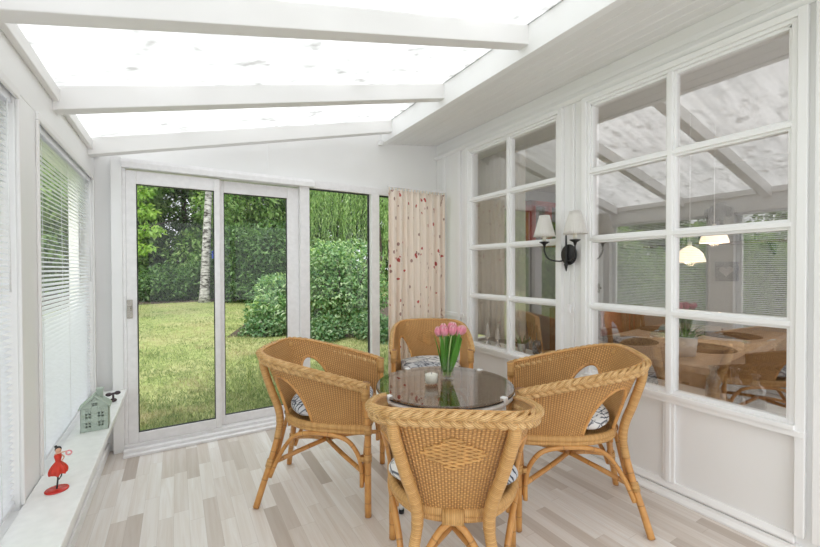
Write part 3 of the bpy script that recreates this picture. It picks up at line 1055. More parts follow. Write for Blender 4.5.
vx, vy = 1.172, 1.607
v = thing('glass_vase', 'clear glass cylinder vase holding pink tulips', 'vase', (vx, vy, TZ + .0005))
b = MB().lathe([(.030, 0), (.033, .004), (.034, .06), (.035, .115), (.032, .115), (.031, .06), (.030, .012), (.001, .012)], 28, cap1=True)
b.build('vessel', 'thin_glass', v)
b = MB().lathe([(.029, .013), (.030, .075)], 24)
b.build('water', 'thin_glass', v)
def tulip(k, x, y, lx, ly, h, tilt, label):
    t = thing('pink_tulip', label, 'tulip', (vx + x, vy + y, TZ + .016), 0, 'pink tulips in the glass vase')
    top = Vector((lx, ly, h))
    st = cr([(0, 0, 0), (lx * .15, ly * .15, h * .35), (lx * .6, ly * .6, h * .75), (lx, ly, h)], 5)
    MB().tube(st, .0036, 7).build('stem', 'tulip_stem', t)
    b = MB()
    d = (st[-1] - st[-3]).normalized()
    rot = d.to_track_quat('Z', 'Y').to_matrix()
    for layer in range(2):
        for p in range(3):
            a0 = p * 2 * PI / 3 + layer * PI / 3 + k
            w = .74
            rr = 1.0 - .1 * layer
            def fn(u, vv):
                z = vv * .050
                R = (.0175 * math.sin(PI * min(1, (vv * .86 + .08))) ** .7 + .002) * rr
                half = w * (1 - vv ** 3 * .85)
                a = a0 + (u - .5) * 2 * half
                return top + rot @ Vector((R * math.cos(a), R * math.sin(a), z))
            b.grid(fn, 7, 9, lambda i, j: (j / 8 * .05, i / 6))
    b.build('bloom', 'tulip_petal', t, solid=.0012)
    for q in range(2):
        a = k * 2.1 + q * PI + .4
        b = MB()
        ln = h * (.80 + .1 * ((k + q) % 3))
        sx, sy = math.cos(a), math.sin(a)
        def lf(u, vv):
            s = math.sin(PI * min(1, vv * .85 + .12)) ** .7
            w = .0135 * s * (u - .5) * 2
            rad = .004 + .010 * vv + .014 * vv ** 3
            fold = abs(u - .5) * .010 * s
            return Vector((lx * vv * .85 + sx * (rad + fold) - sy * w, ly * vv * .85 + sy * (rad + fold) + sx * w, .02 + vv * ln))
        b.grid(lf, 5, 12)
        b.build('leaf', 'leaf_tulip', t, solid=.001)
TUL = [(-.016, -.004, -.030, -.008, .185), (-.008, -.016, -.016, -.022, .192), (.006, -.017, .004, -.026, .188), (.016, -.006, .026, -.014, .184),
       (.017, .008, .040, .004, .178), (.004, .016, .018, .018, .194), (-.010, .012, -.010, .020, .190), (-.018, .006, -.036, .012, .180), (0, 0, .006, -.002, .198)]
TUL_LABELS = ('second pink tulip from the left in the glass vase', 'pink tulip at the front left of the middle of the bunch', 'pink tulip at the front right of the bunch',
              'second pink tulip from the right in the glass vase', 'rightmost pink tulip of the bunch in the glass vase', 'pink tulip just behind the tallest one in the bunch',
              'pink tulip at the back left of the bunch', 'leftmost pink tulip of the bunch in the glass vase', 'tallest pink tulip in the middle of the bunch')
for k, (x, y, lx, ly, h) in enumerate(TUL):
    tulip(k, x, y, lx * 1.1 + .016, ly * 1.1 - .010, h + .020, 0, TUL_LABELS[k])
b = thing('votive_candle', 'small white candle in a clear glass beside the tulips', 'candle', (1.045, 1.560, TZ + .0005))
MB().lathe([(.028, 0), (.033, .004), (.035, .062), (.0325, .062), (.030, .008), (.001, .008)], 24).build('glass_cup', 'thin_glass', b)
w = MB().lathe([(.029, .009), (.0315, .048), (.026, .050), (.004, .048)], 24).build('wax', 'wax', b)
MB().tube([(0, 0, .048), (.001, 0, .058)], .0012, 6).build('wick', 'black_paint', w)

# ------------------------------------------------------------------ things on the sill
SZ = .4405
h = thing('house_lantern', 'sage green ceramic house lantern with cut-out windows on the sill', 'lantern', (-.372, 2.60, SZ), math.radians(2))
h.scale = (.92, .92, 1.04)
def cell_wall(b, W_, H_, gable, holes, y, th):
    """vertical wall plate with square holes, built from grid cells; gable adds a triangle"""
    xs = sorted({-W_ / 2, W_ / 2, *[q for a in holes for q in (a[0], a[1])]})
    zs = sorted({0, H_, *[q for a in holes for q in (a[2], a[3])]})
    for i in range(len(xs) - 1):
        for j in range(len(zs) - 1):
            cx, cz = (xs[i] + xs[i + 1]) / 2, (zs[j] + zs[j + 1]) / 2
            if any(a[0] < cx < a[1] and a[2] < cz < a[3] for a in holes): continue
            if cz > H_: continue
            b.box(xs[i], xs[i + 1], y, y + th, zs[j], zs[j + 1])
    if gable:
        b.prism([(-W_ / 2, H_), (W_ / 2, H_), (0, H_ + gable)], 'y', y, y + th)
def panes4(cx, cz, s=.0085, g=.006):
    return [(cx + i * (s + g) / 2 - s / 2 + 0, cx + i * (s + g) / 2 + s / 2, cz + j * (s + g) / 2 - s / 2, cz + j * (s + g) / 2 + s / 2) for i in (-1, 1) for j in (-1, 1)]
b = MB()
hs = [a for cx in (-.028, .028) for cz in (.033, .078) for a in panes4(cx, cz)]
cell_wall(b, .125, .115, 0, hs, -.045, .005)
# gable with its own window
gh = panes4(0, .131, .008, .004)
b.prism([(-.0625, .115), (-.013, .115), (-.013, .155)], 'y', -.045, -.040); b.prism([(.013, .115), (.0625, .115), (.013, .155)], 'y', -.045, -.040)
cell2 = [(-.013, .013, .115, .124), (-.013, .013, .138, .150), (-.002, .002, .124, .138), (-.013, -.010, .124, .138), (.010, .013, .124, .138), (-.013, .013, .1295, .1325)]
for q in cell2: b.box(q[0], q[1], -.045, -.040, q[2], q[3])
b.prism([(-.013, .150), (.013, .150), (0, .166)], 'y', -.045, -.040)
cell_wall(b, .125, .115, .050, [], .040, .005)
b.box(-.0625, -.0575, -.045, .045, 0, .115); b.box(.0575, .0625, -.045, .045, 0, .115)
b.box(-.0575, .0575, -.04, .04, 0, .004)
b.build('walls', 'sage_ceramic', h, .0015)
b = MB()
for s in (-1, 1):
    b.prism([(0, .166), (s * .072, .108), (s * .072, .117), (0, .177)], 'y', -.049, .049)
b.build('roof', 'sage_ceramic', h, .002)
MB().box(.006, .034, -.005, .023, .145, .196).box(.003, .037, -.008, .026, .190, .200).build('chimney', 'sage_ceramic', h, .002)

d = thing('dancer_figurine', 'small red wire dancer figurine on a round red base', 'figurine', (-.396, 1.945, SZ))
d.scale = (.8, .8, .8)
MB().lathe([(.044, 0), (.045, .003), (.043, .006), (.001, .006)], 28).build('base', 'red_enamel', d)
MB().tube(cr([(0, 0, .005), (.004, 0, .05), (.006, .0, .10)], 5), .0035, 8).tube(cr([(.006, 0, .10), (.02, -.01, .075), (.012, -.02, .055)], 4), .0028, 8).build('legs', 'black_paint', d)
b = MB()
def skirt(u, v):
    a = u * 2 * PI
    r = .010 + .023 * math.sin(v * PI * .66) + .005 * math.sin(a * 8) * v
    return Vector((.006 + r * math.cos(a), r * math.sin(a), .135 - .058 * v + .004 * math.sin(a * 5) * v))
b.grid(skirt, 54, 10, None, wrap=True)
b.lathe([(.010, .128), (.011, .14), (.015, .160), (.012, .170), (.004, .174)], 14, (.006, 0, 0))
b.build('dress', 'red_cloth_dress', d)
hd = MB().ball((.007, 0, .186), (.0115, .0115, .014), 14, 10)
hd.tube([(.006, 0, .170), (.007, 0, .178)], .004, 8)
hd.tube(cr([(.017, 0, .164), (.028, -.004, .152), (.022, -.01, .138)], 4), .003, 7).tube(cr([(-.005, 0, .165), (.002, -.012, .176), (.040, -.016, .181)], 4), .003, 7)
hd = hd.build('head_and_arms', 'skin_paint', d)
MB().ball((.006, .004, .191), (.013, .0115, .0135), 14, 10).ball((-.003, .007, .203), .006, 10, 8).build('hair', 'black_paint', d)
MB().tube([(.048 + .010 * math.cos(a), -.016, .172 + .010 * math.sin(a)) for a in np.linspace(0, 2 * PI, 15)[:-1]], .0035, 7, closed=True).build('wreath', 'pink_wreath', d)

o = thing('ornament', 'small dark two-lobed ornament at the far end of the sill', 'ornament', (-.350, 3.06, SZ))
MB().ball((0, 0, .012), (.020, .014, .012), 14, 8).build('base', 'plum_dark', o)
MB().tube([(0, 0, .02), (0, 0, .045)], .006, 8).ball((-.022, 0, .05), (.017, .011, .012), 12, 8).ball((.022, 0, .055), (.017, .011, .012), 12, 8).tube([(-.02, 0, .05), (.022, 0, .055)], .007, 8).build('lobes', 'plum_dark', o)

# ------------------------------------------------------------------ sconce on the inner wall
s = thing('wall_sconce', 'black iron two-arm wall sconce with pleated white shades', 'wall lamp', (2.330, 1.772, 1.365))
b = MB()
b.grid(lambda u, v: Vector((-.012 * (1 - (v) ** 2) - .006, .060 * v * math.cos(u * 2 * PI), .068 * v * math.sin(u * 2 * PI))), 28, 8, None, wrap=True)
b.tube([(0, .058 * math.cos(a), .066 * math.sin(a)) for a in np.linspace(0, 2 * PI, 29)[:-1]], .006, 8, closed=True)
b.build('backplate', 'black_iron', s)
MB().tube([(-.028, 0, -.115), (-.03, 0, -.085), (-.03, 0, -.02), (-.03, 0, .12), (-.03, 0, .155)], [.003, .010, .008, .006, .003], 10).ball((-.03, 0, -.07), .014, 12, 8).ball((-.03, 0, .158), .009, 10, 8).build('finial', 'black_iron', s)
for sy in (1, -1):
    arm = MB().tube(cr([(-.02, 0, -.03), (-.045, sy * .04, -.045), (-.085, sy * .095, -.030), (-.102, sy * .122, .02), (-.102, sy * .124, .07)], 7), .0052, 10)
    arm.lathe([(.006, .055), (.012, .075), (.034, .088), (.034, .093), (.008, .093)], 20, (-.102, sy * .124, 0))
    arm.build('arm', 'black_iron', s)
    MB().lathe([(.0125, .093), (.0125, .150)], 14, (-.102, sy * .124, 0)).build('candle_tube', 'candle_cream', s)
    sh = MB()
    def shf(u, v):
        a = u * 2 * PI
        r = .073 - .040 * v + .0013 * math.cos(a * 34)
        return Vector((-.102 + r * math.cos(a), sy * .124 + r * math.sin(a), .128 + .150 * v))
    sh.grid(shf, 136, 6, lambda i, j: (i / 136, j / 5), wrap=True)
    sh.build('lamp_shade', 'lamp_shade_fabric', s, solid=.0015)
c = thing('cord_switch', 'small white switch on a cord hanging below the sconce', 'switch', (2.322, 1.760, .965))
MB().box(-.012, .006, -.013, .013, 0, .055).build('switch_body', 'pvc_white', c, .004)
MB().tube([(.0, 0, .055), (.004, .002, .18), (.004, .006, .285)], .0022, 6).build('cord', 'cord_white', c)

# ------------------------------------------------------------------ curtain by the garden door
def curtain_sheet(x0, x1, y, z0, z1, folds, amp, nu, nv, gather=0.0, axis='x', seed=0):
    b = MB()
    r = random.Random(seed)
    ph = [r.uniform(0, 6) for _ in range(4)]
    def off(u, v):
        a = amp * (.72 + .28 * math.sin(u * 7 + ph[0])) * (.55 + .45 * (1 - v))
        return a * math.sin(2 * PI * folds * u + .9 * math.sin(u * 9 + ph[1])) + .35 * a * math.sin(4 * PI * folds * u + ph[2] + v)
    def f(u, v):
        x = x0 + (x1 - x0) * u + gather * (1 - v) * math.sin(u * PI * 2 + ph[3])
        z = z0 + (z1 - z0) * v
        return Vector((x, y + off(u, v), z)) if axis == 'x' else Vector((y + off(u, v), x, z))
    L = abs(x1 - x0) * 1.7
    b.grid(f, nu, nv, lambda i, j: (i / (nu - 1) * L, j / (nv - 1) * (z1 - z0)))
    return b
ct = thing('curtain', 'cream curtain printed with red berries hanging beside the garden door', 'curtain', (1.975, 3.175, .03))
curtain_sheet(-.315, .315, 0, 0, 1.965, 9, .030, 280, 24, .01, seed=3).build('cloth', 'curtain_print', ct, solid=.0015)
b = MB()
for k in range(19):
    xx = -.305 + .61 * k / 18
    b.box(xx - .004, xx + .004, -.008, .008, 1.955, 1.985)
b.build('heading', 'curtain_print', ct, .002)
MB().box(-.32, .33, -.008, .012, 1.985, 2.0).box(-.2, -.18, 0, .17, 1.988, 1.998).box(.2, .22, 0, .17, 1.988, 1.998).build('track', 'pvc_white', ct, .002)

# ------------------------------------------------------------------ dining room seen through the inner windows
DX, DYB, DYF = 5.45, 4.2, -.45
struct(MB().box(2.44, DX, DYF, DYB, -.10, 0).build('floor', 'dark_floor'), 'dark floor of the dining room', 'floor')
struct(MB().box(2.44, DX, DYF, DYB, 2.46, 2.56).build('ceiling', 'dining_ceiling'), 'ceiling of the dining room', 'ceiling')
b = MB().box(DX, DX + .1, DYF, DYB, 0, 2.46)
b.box(2.44, DX, DYB, DYB + .1, 0, .3); b.box(2.44, DX, DYB, DYB + .1, 2.25, 2.46); b.box(4.35, DX, DYB, DYB + .1, .3, 2.25)
b.box(2.44, DX, DYF - .1, DYF, 0, .5); b.box(2.44, DX, DYF - .1, DYF, 2.3, 2.46)
b.box(2.44, 2.7, DYF - .1, DYF, .5, 2.3); b.box(5.2, DX, DYF - .1, DYF, .5, 2.3); b.box(2.44, 2.46, YB, DYB, 0, 2.46)
struct(b.build('wall_dining', 'dining_wall'), 'taupe walls of the dining room', 'wall')
for k, (y0, y1) in enumerate(W):
    struct(MB().box(2.401, 2.60, y0 - .05, y1 + .05, .545, .575).build('trim_%d' % (7 + k), 'pot_white', bevel=.003), ('stone sill inside the gridded window by the curtain', 'stone sill inside the gridded window opposite the blinds')[k], 'sill')
ct = thing('sheer_curtain', 'pale sheer curtain behind the inner window nearest the corner', 'curtain', (2.66, 2.75, .6))
curtain_sheet(-.28, .55, 0, 0, 1.78, 11, .018, 200, 10, .02, 'y', 5).build('cloth', 'sheer_curtain', ct, solid=.001)

t = thing('dining_table', 'light wooden dining table with dark round placemats behind the inner window', 'table', (2.68, 1.05, 0), math.radians(7))
MB().box(0, 2.1, 0, .95, .635, .68).build('table_top', 'light_wood', t, .004)
MB().box(.06, 2.04, .06, .09, .56, .635).box(.06, 2.04, .86, .89, .56, .635).box(.06, .09, .06, .89, .56, .635).box(2.01, 2.04, .06, .89, .56, .635).build('apron', 'light_wood', t)
for x in (.07, 1.96):
    for y in (.07, .81):
        MB().box(x, x + .08, y, y + .08, 0, .635).build('leg', 'light_wood', t, .004)
mats = [((3.32, 1.40), 'dark round placemat beside the white pot on the dining table'), ((4.15, 1.52), 'dark round placemat at the far end of the dining table front'),
        ((3.15, 1.84), 'dark round placemat at the back of the dining table behind the pot'), ((4.0, 1.98), 'dark round placemat at the far back of the dining table')]
for (xy, lab) in mats:
    o = MB().lathe([(.215, 0), (.22, .002), (.215, .005), (.001, .005)], 40).build('placemat', 'placemat_brown', None)
    o.location = (*xy, .681); tag(o, lab, 'placemat', 'round placemats on the dining table')
p = thing('table_pot', 'white pot standing on the dining table corner', 'pot', (2.95, 1.33, .681))
MB().lathe([(.055, 0), (.062, .004), (.075, .13), (.069, .13), (.058, .012), (.001, .012)], 28).build('pot', 'pot_white', p)
b = MB()
for k in range(34):
    a = rng.uniform(0, 2 * PI); r0 = rng.uniform(0, .05); hh = rng.uniform(.05, .11)
    b.tube([(r0 * math.cos(a), r0 * math.sin(a), .10), ((r0 + .03) * math.cos(a), (r0 + .03) * math.sin(a), .10 + hh * .7), ((r0 + .07) * math.cos(a), (r0 + .07) * math.sin(a), .10 + hh)], [.004, .007, .001], 5, flat=.3)
b.build('foliage', 'leaf_deep', p)

for k, (x, y, z, lab) in enumerate(((3.40, 1.502, 1.315, 'lower cream dome pendant lamp over the dining table'), (3.85, 1.52, 1.478, 'higher cream dome pendant lamp over the dining table'))):
    l = thing('pendant_lamp', lab, 'pendant lamp', (x, y, z), 0, 'pendant lamps over the dining table')
    MB().lathe([(.100, 0), (.098, .02), (.085, .06), (.055, .098), (.025, .118), (.012, .125)], 32, cap0=False).build('lamp_shade', 'pendant_lit', l, solid=.003)
    MB().lathe([(.014, .123), (.014, .155), (.004, .16)], 16).build('cap', 'pendant_cream', l)
    MB().tube([(0, 0, .158), (0, 0, 2.46 - z)], .003, 6).build('cord', 'cord_white', l)
    ld = bpy.data.lights.new('pendant_bulb', 'POINT'); ld.energy = 1.5; ld.color = (1, .80, .58); ld.shadow_soft_size = .04
    lo = bpy.data.objects.new('pendant_bulb', ld); COL.objects.link(lo); lo.parent = l; lo.location = (0, 0, .01)

def dining_chair(label, loc, rz, mat, seatmat):
    t = thing('dining_chair', label, 'chair', loc, rz)
    for sx in (-1, 1):
        MB().tube([(sx * .19, .19, 0), (sx * .19, .19, .44)], .02, 8).build('leg', mat, t)
        MB().tube(cr([(sx * .19, -.22, 0), (sx * .19, -.19, .44), (sx * .185, -.23, .84)], 5), .021, 8).build('leg', mat, t)
    MB().box(-.21, .21, -.2, .22, .43, .47).build('seat', seatmat, t, .01)
    b = MB().box(-.21, .21, -.252, -.215, .77, .85)
    for x in (-.09, 0, .09):
        b.box(x - .022, x + .022, -.236, -.218, .47, .78)
    b.build('backrest', mat, t, .006)
    return t
dining_chair('honey coloured wooden chair behind the potted succulent window', (3.02, 2.42, 0), math.radians(-125), 'honey_wood', 'honey_wood')
dining_chair('dark dining chair with a padded seat beyond the dining table', (4.5, 2.35, 0), math.radians(180), 'brown_wood', 'dark_upholstery')
o = copy_tree(proto)
o.location = (3.05, .79, 0); o.rotation_euler = (0, 0, math.radians(4))
o['label'] = 'dark brown wicker armchair drawn up to the dining table behind the glass bottles'
del o['group']
def darken(ob):
    for ch in ob.children:
        ch.data = ch.data.copy(); ch.data.materials[0] = MATS['dark_wicker']; darken(ch)
darken(o)
o = make_cushion('dark cushion in the wicker armchair at the dining table', (3.05, .79, .461), math.radians(4))
o.data.materials[0] = MATS['dark_upholstery']; del o['group']
t = thing('sideboard', 'low brown wooden sideboard under a red blanket', 'sideboard', (4.35, 2.95, 0), 0)
MB().box(-.5, .55, -.25, .25, .08, .80).build('body', 'brown_wood', t, .005)
for x in (-.45, .45):
    for y in (-.2, .2):
        MB().box(x - .03, x + .03, y - .03, y + .03, 0, .08).build('leg', 'brown_wood', t)
for x in (-.48, .04):
    dd = MB().box(x, x + .48, -.268, -.25, .12, .76).build('door', 'brown_wood', t, .004)
    MB().ball((x + .06, -.28, .48), .013, 10, 8).build('knob', 'chrome', dd)
def blk(u, v):
    x = -.3 + .7 * u
    if v < .65:
        return Vector((x, .23 - .515 * v / .65, .812 + .004 * math.sin(u * 11)))
    return Vector((x, -.285 - .008 * math.sin(u * 17), .812 - (v - .65) * .9))
o = MB().grid(blk, 30, 20).build('blanket', 'red_blanket', None, solid=.010)
o.location = (4.35, 2.95, .006); tag(o, 'red blanket draped over the brown sideboard', 'blanket')
t = thing('red_cabinet', 'red framed glass wall cabinet hanging in the dining room', 'cabinet', (4.80, 4.10, 1.60), 0)
b = MB()
b.box(-.38, -.30, -.12, .09, 0, .66); b.box(.30, .38, -.12, .09, 0, .66); b.box(-.38, .38, -.12, .09, 0, .07); b.box(-.38, .38, -.12, .09, .59, .66); b.box(-.04, .04, -.12, .09, .07, .59); b.box(-.38, .38, .06, .09, 0, .66)
b.build('body', 'red_paint', t, .004)
MB().box(-.30, .30, -.06, -.05, .07, .59).build('pane', 'smoke_glass', t)
MB().box(-.30, .30, -.10, .06, .32, .335).build('shelf', 'brown_wood', t)

# shelf with frames and a bust, picture, on the end wall of the dining room
t = thing('wall_shelf', 'dark shelf on the end wall of the dining room', 'shelf', (5.33, 2.10, 1.53), 0)
MB().box(-.11, .11, -.75, .75, 0, .03).build('board', 'brown_wood', t)
for y in (-.5, .5):
    MB().prism([(.11, 0), (.11, -.12), (-.06, 0)], 'y', y - .012, y + .012).build('bracket', 'black_iron', t)
bst = thing('bust_statue', 'grey head bust standing on the dining room shelf', 'statue', (5.30, 2.06, 1.561))
MB().lathe([(.09, 0), (.09, .03), (.05, .05), (.045, .09)], 20).build('plinth', 'statue_grey', bst)
b = MB()
b.lathe([(.045, .08), (.12, .10), (.13, .14), (.075, .18), (.052, .21), (.052, .26)], 20)
b.ball((-.01, 0, .325), (.092, .078, .10), 18, 12).ball((-.09, 0, .315), (.02, .014, .022), 8, 6)
b.build('head', 'statue_grey', bst)
MB().ball((.02, 0, .36), (.10, .092, .09), 16, 10).ball((.02, .10, .34), (.045, .04, .06), 12, 8).ball((.02, -.10, .34), (.045, .04, .06), 12, 8).build('hair', 'statue_grey', bst)
for (y, h_, lab) in ((2.52, .14, 'small dark picture frame left of the bust'), (2.33, .16, 'dark picture frame leaning close beside the bust'), (1.80, .15, 'small dark picture frame right of the bust')):
    f = thing('picture_frame', lab, 'picture frame', (5.36, y, 1.561), 0, 'dark frames on the dining room shelf')
    MB().box(-.012, .012, -h_ / 2, h_ / 2, 0, h_).build('frame', 'black_paint', f, .003)
    MB().box(-.0135, -.012, -h_ / 2 + .02, h_ / 2 - .02, .02, h_ - .02).build('picture', 'pot_grey', f)
f = thing('heart_picture', 'small square dark picture with a pale heart', 'picture', (5.44, 2.02, 1.12), 0)
MB().box(-.02, .004, -.11, .11, 0, .22).build('canvas', 'plum_dark', f, .003)
hp = []
for k in range(40):
    a = 2 * PI * k / 40
    hp.append((.0042 * 16 * math.sin(a) ** 3, .115 + .0042 * (13 * math.cos(a) - 5 * math.cos(2 * a) - 2 * math.cos(3 * a) - math.cos(4 * a))))
MB().prism(hp, 'x', -.0225, -.02).build('heart', 'heart_pale', f)

# small things on the dining-side sills
def bottle(x, y, r, hh, mat, label, wide=.5):
    t = thing('glass_bottle', label, 'bottle', (x, y, .5765), 0, 'glass bottles on the inner window sill')
    MB().lathe([(r * .92, 0), (r, .006), (r, hh * .55), (r * .8, hh * .66), (r * wide, hh * .74), (r * wide, hh * .93), (r * wide * 1.35, hh * .95), (r * wide * 1.35, hh), (r * wide * .8, hh), (r * wide * .8, hh * .75), (r * .9, hh * .55), (r * .88, .012), (.001, .012)], 24).build('vessel', mat, t)
    MB().lathe([(r * .86, .013), (r * .86, .035)], 20).build('base_glass', 'smoke_glass', t)
bottle(2.455, .968, .036, .172, 'clear_glass', 'clear glass bottle nearest the window grid bar on the inner sill')
bottle(2.462, .878, .036, .178, 'smoke_glass', 'smoky glass bottle in the middle of the three on the inner sill')
bottle(2.462, .792, .040, .165, 'smoke_glass', 'smoky narrow-necked bottle at the window casing end of the inner sill', .36)
def succulent(x, y, r, hh, label, pot, n=16, ln=.09):
    t = thing('potted_succulent', label, 'potted plant', (x, y, .5765), 0, 'small potted plants on the inner window sills')
    MB().lathe([(r * .78, 0), (r * .82, .004), (r, hh), (r * .9, hh), (r * .85, hh - .012), (.001, hh - .012)], 24).build('pot', pot, t)
    b = MB()
    for k in range(n):
        a = k * 2.399; el = .35 + .9 * (k / n); l = ln * (.75 + .25 * math.sin(k * 1.7))
        d0 = Vector((math.cos(a) * math.cos(el), math.sin(a) * math.cos(el), math.sin(el)))
        base = Vector((math.cos(a) * r * .25, math.sin(a) * r * .25, hh - .012))
        b.tube([base, base + d0 * l * .4, base + d0 * l * .75 + Vector((0, 0, .006)), base + d0 * l + Vector((0, 0, .012))], [.006, .009, .006, .001], 6, flat=.5)
    b.build('leaves', 'leaf_succulent', t)
succulent(2.455, 2.322, .036, .075, 'spiky succulent in a grey pot on the sill beside the sheer curtain', 'pot_grey')
succulent(2.455, 1.352, .040, .062, 'low succulent in a white square-looking pot seen past the armchair back', 'pot_white', 18, .06)
t = thing('tumbler', 'teal glass jar beside the grey succulent pot', 'jar', (2.50, 2.20, .5765))
MB().lathe([(.032, 0), (.035, .006), (.036, .08), (.03, .095), (.03, .11), (.026, .11), (.026, .09), (.031, .08), (.03, .01), (.001, .01)], 24).build('vessel', 'smoke_glass', t)
for k, (y, hh, lab) in enumerate(((2.735, .20, 'taller silver glass tree figurine on the curtain window sill'), (2.60, .165, 'shorter silver glass tree figurine on the curtain window sill'))):
    f = thing('glass_figurine', lab, 'figurine', (2.45, y, .5765), 0, 'silver glass figurines on the inner sill')
    MB().lathe([(.034, 0), (.034, .006), (.014, .02), (.012, .05), (.024, .06), (.010, .07)], 20).build('foot', 'silver_glass', f)
    s_ = hh / .2
    MB().lathe([(.012, .068), (.026, .08 * s_ + .004), (.016, .115 * s_), (.020, .12 * s_), (.010, .15 * s_), (.013, .155 * s_), (.002, hh)], 20).build('tree', 'pot_white', f)

# ------------------------------------------------------------------ garden
def leaf_mesh(name, P, D, N, size, width, mat, parent=None, fold=.18):
    """P base points, D leaf directions, N leaf normals, size array: one folded four-cornered leaf each"""
    n = len(P)
    D = D / np.linalg.norm(D, axis=1, keepdims=True)
    S = np.cross(D, N); S /= np.linalg.norm(S, axis=1, keepdims=True) + 1e-9
    Nn = np.cross(S, D)
    sz = size[:, None]
    a = P
    c = P + D * sz
    m = P + D * sz * .45
    l = m + S * sz * width * .5 + Nn * sz * fold * width
    r = m - S * sz * width * .5 + Nn * sz * fold * width
    V = np.stack([a, r, c, l], 1).reshape(-1, 3).astype(np.float32)
    base = np.arange(n, dtype=np.int32)[:, None] * 4
    F = np.concatenate([base + np.array([[0, 1, 2]]), base + np.array([[0, 2, 3]])], 1).reshape(-1)
    me = bpy.data.meshes.new(name)
    me.vertices.add(n * 4); me.vertices.foreach_set('co', V.reshape(-1))
    me.loops.add(n * 6); me.loops.foreach_set('vertex_index', F)
    me.polygons.add(n * 2)
    me.polygons.foreach_set('loop_start', np.arange(0, n * 6, 3, dtype=np.int32))
    me.update(calc_edges=True); me.validate()
    me.materials.append(MATS[mat])
    o = bpy.data.objects.new(name, me); COL.objects.link(o)
    if parent: o.parent = parent
    return o
def unit(n):
    v = rng.normal(size=(n, 3)); return v / np.linalg.norm(v, axis=1, keepdims=True)
def cloud(blobs, n, droop=.3, shell=.35):
    """points on the outer part of overlapping lumps; blobs are (x, y, z, rx, ry, rz)"""
    B_ = np.array(blobs, float)
    w = (B_[:, 3] * B_[:, 4] + B_[:, 4] * B_[:, 5] + B_[:, 3] * B_[:, 5]); w /= w.sum()
    k = rng.choice(len(B_), n, p=w)
    d = unit(n)
    rad = 1 - shell * rng.random(n) ** 1.6
    # ragged surface: twig clusters
    q = np.sin(d[:, 0] * 9 + k) * np.sin(d[:, 1] * 8 + 2 * k) * np.sin(d[:, 2] * 7 + k * .7)
    rad = rad * (1 + .22 * q)
    P = B_[k, :3] + d * rad[:, None] * B_[k, 3:]
    D = d * .55 + unit(n) * .8 + np.array([0, 0, -droop])
    N = d * .6 + np.array([0, 0, .7]) + unit(n) * .5
    return P, D, N
def lumps(R, H, z0, n, flat=1.0):
    out = []
    for k in range(n):
        a = rng.uniform(0, 2 * PI); t = rng.random()
        rr = R * math.sqrt(rng.random()) * .75 * math.sin(PI * (.25 + .6 * t))
        s = R * rng.uniform(.32, .52)
        out.append((rr * math.cos(a), rr * math.sin(a) * flat, z0 + t * H, s, s, s * .85))
    return out
def shrub(name, label, cat, x, y, R, H, n, leaf, mat, group=None, nl=9, width=.5, droop=.3, low=.12, flat=1.0):
    t = thing(name, label, cat, (x, y, ground(y) - .02), 0, group)
    bl = lumps(R, H * .72, H * low, nl, flat) + [(0, 0, H * .45, R * .75, R * .75 * flat, H * .45)]
    P, D, N = cloud(bl, n, droop)
    P[:, 2] = np.maximum(P[:, 2], .02)
    leaf_mesh('foliage', P, D, N, leaf * rng.uniform(.6, 1.3, n), width, mat, t)
    b = MB()
    for k in range(5):
        a = k * 1.256 + .3
        b.tube(cr([(.05 * math.cos(a), .05 * math.sin(a), 0), (R * .25 * math.cos(a), R * .25 * math.sin(a), H * .35), (R * .5 * math.cos(a), R * .5 * math.sin(a), H * .75)], 3), [.035, .03, .03, .025, .02, .015, .01], 6)
    b.build('stem', 'bark_brown', t)
    return t
def tree(name, label, x, y, trunk_r, H, crown_R, crown_z, n, leaf, mat, group='garden trees behind the lawn', lean=(0, 0), bark='bark_brown', nl=14, droop=.5):
    t = thing(name, label, 'tree', (x, y, ground(y) - .02), 0, group)
    pts = cr([(0, 0, 0), (lean[0] * .3, lean[1] * .3, H * .3), (lean[0] * .7, lean[1] * .7, H * .65), (lean[0], lean[1], H)], 8)
    b = MB()
    nn = len(pts)
    b.tube(pts, [trunk_r * (1.25 if i == 0 else 1.0) * (1 - .7 * i / (nn - 1)) for i in range(nn)], 12)
    for k in range(7 if bark != 'birch_bark' else 0):
        i = int(nn * (.35 + .08 * k)); i = min(i, nn - 2); a = k * 2.4
        p = pts[i]
        e = p + Vector((math.cos(a) * crown_R * .7, math.sin(a) * crown_R * .7, crown_R * .35))
        b.tube([p, p.lerp(e, .5) + Vector((0, 0, .1)), e], [trunk_r * .4, trunk_r * .25, trunk_r * .08], 6)
    b.build('trunk', bark, t)
    bl = [(q[0] + lean[0], q[1] + lean[1], q[2], q[3], q[4], q[5]) for q in lumps(crown_R, H - crown_z, crown_z, nl)]
    P, D, N = cloud(bl, n, droop, .6)
    leaf_mesh('foliage', P, D, N, leaf * rng.uniform(.6, 1.3, n), .5, mat, t)
    return t

b = MB()
ys = [3.47, 3.5] + [3.5 + (44 - 3.5) * k / 60 for k in range(1, 61)]
b.grid(lambda u, v: Vector((-16 + 46 * u, ys[int(round(v * (len(ys) - 1)))], ground(ys[int(round(v * (len(ys) - 1)))]) + .02 * math.sin(u * 40) * min(1, v * 4))), 90, len(ys))
lawn = b.build('garden_lawn', 'lawn_ground'); struct(lawn, 'green lawn with dry straw patches outside the door', 'lawn')
b = MB().grid(lambda u, v: Vector((-16 + 15.3 * u, -4 + 7.47 * v, -.10)), 8, 8)
o = b.build('side_lawn', 'lawn_ground'); struct(o, 'lawn along the blind side of the garden room', 'lawn')
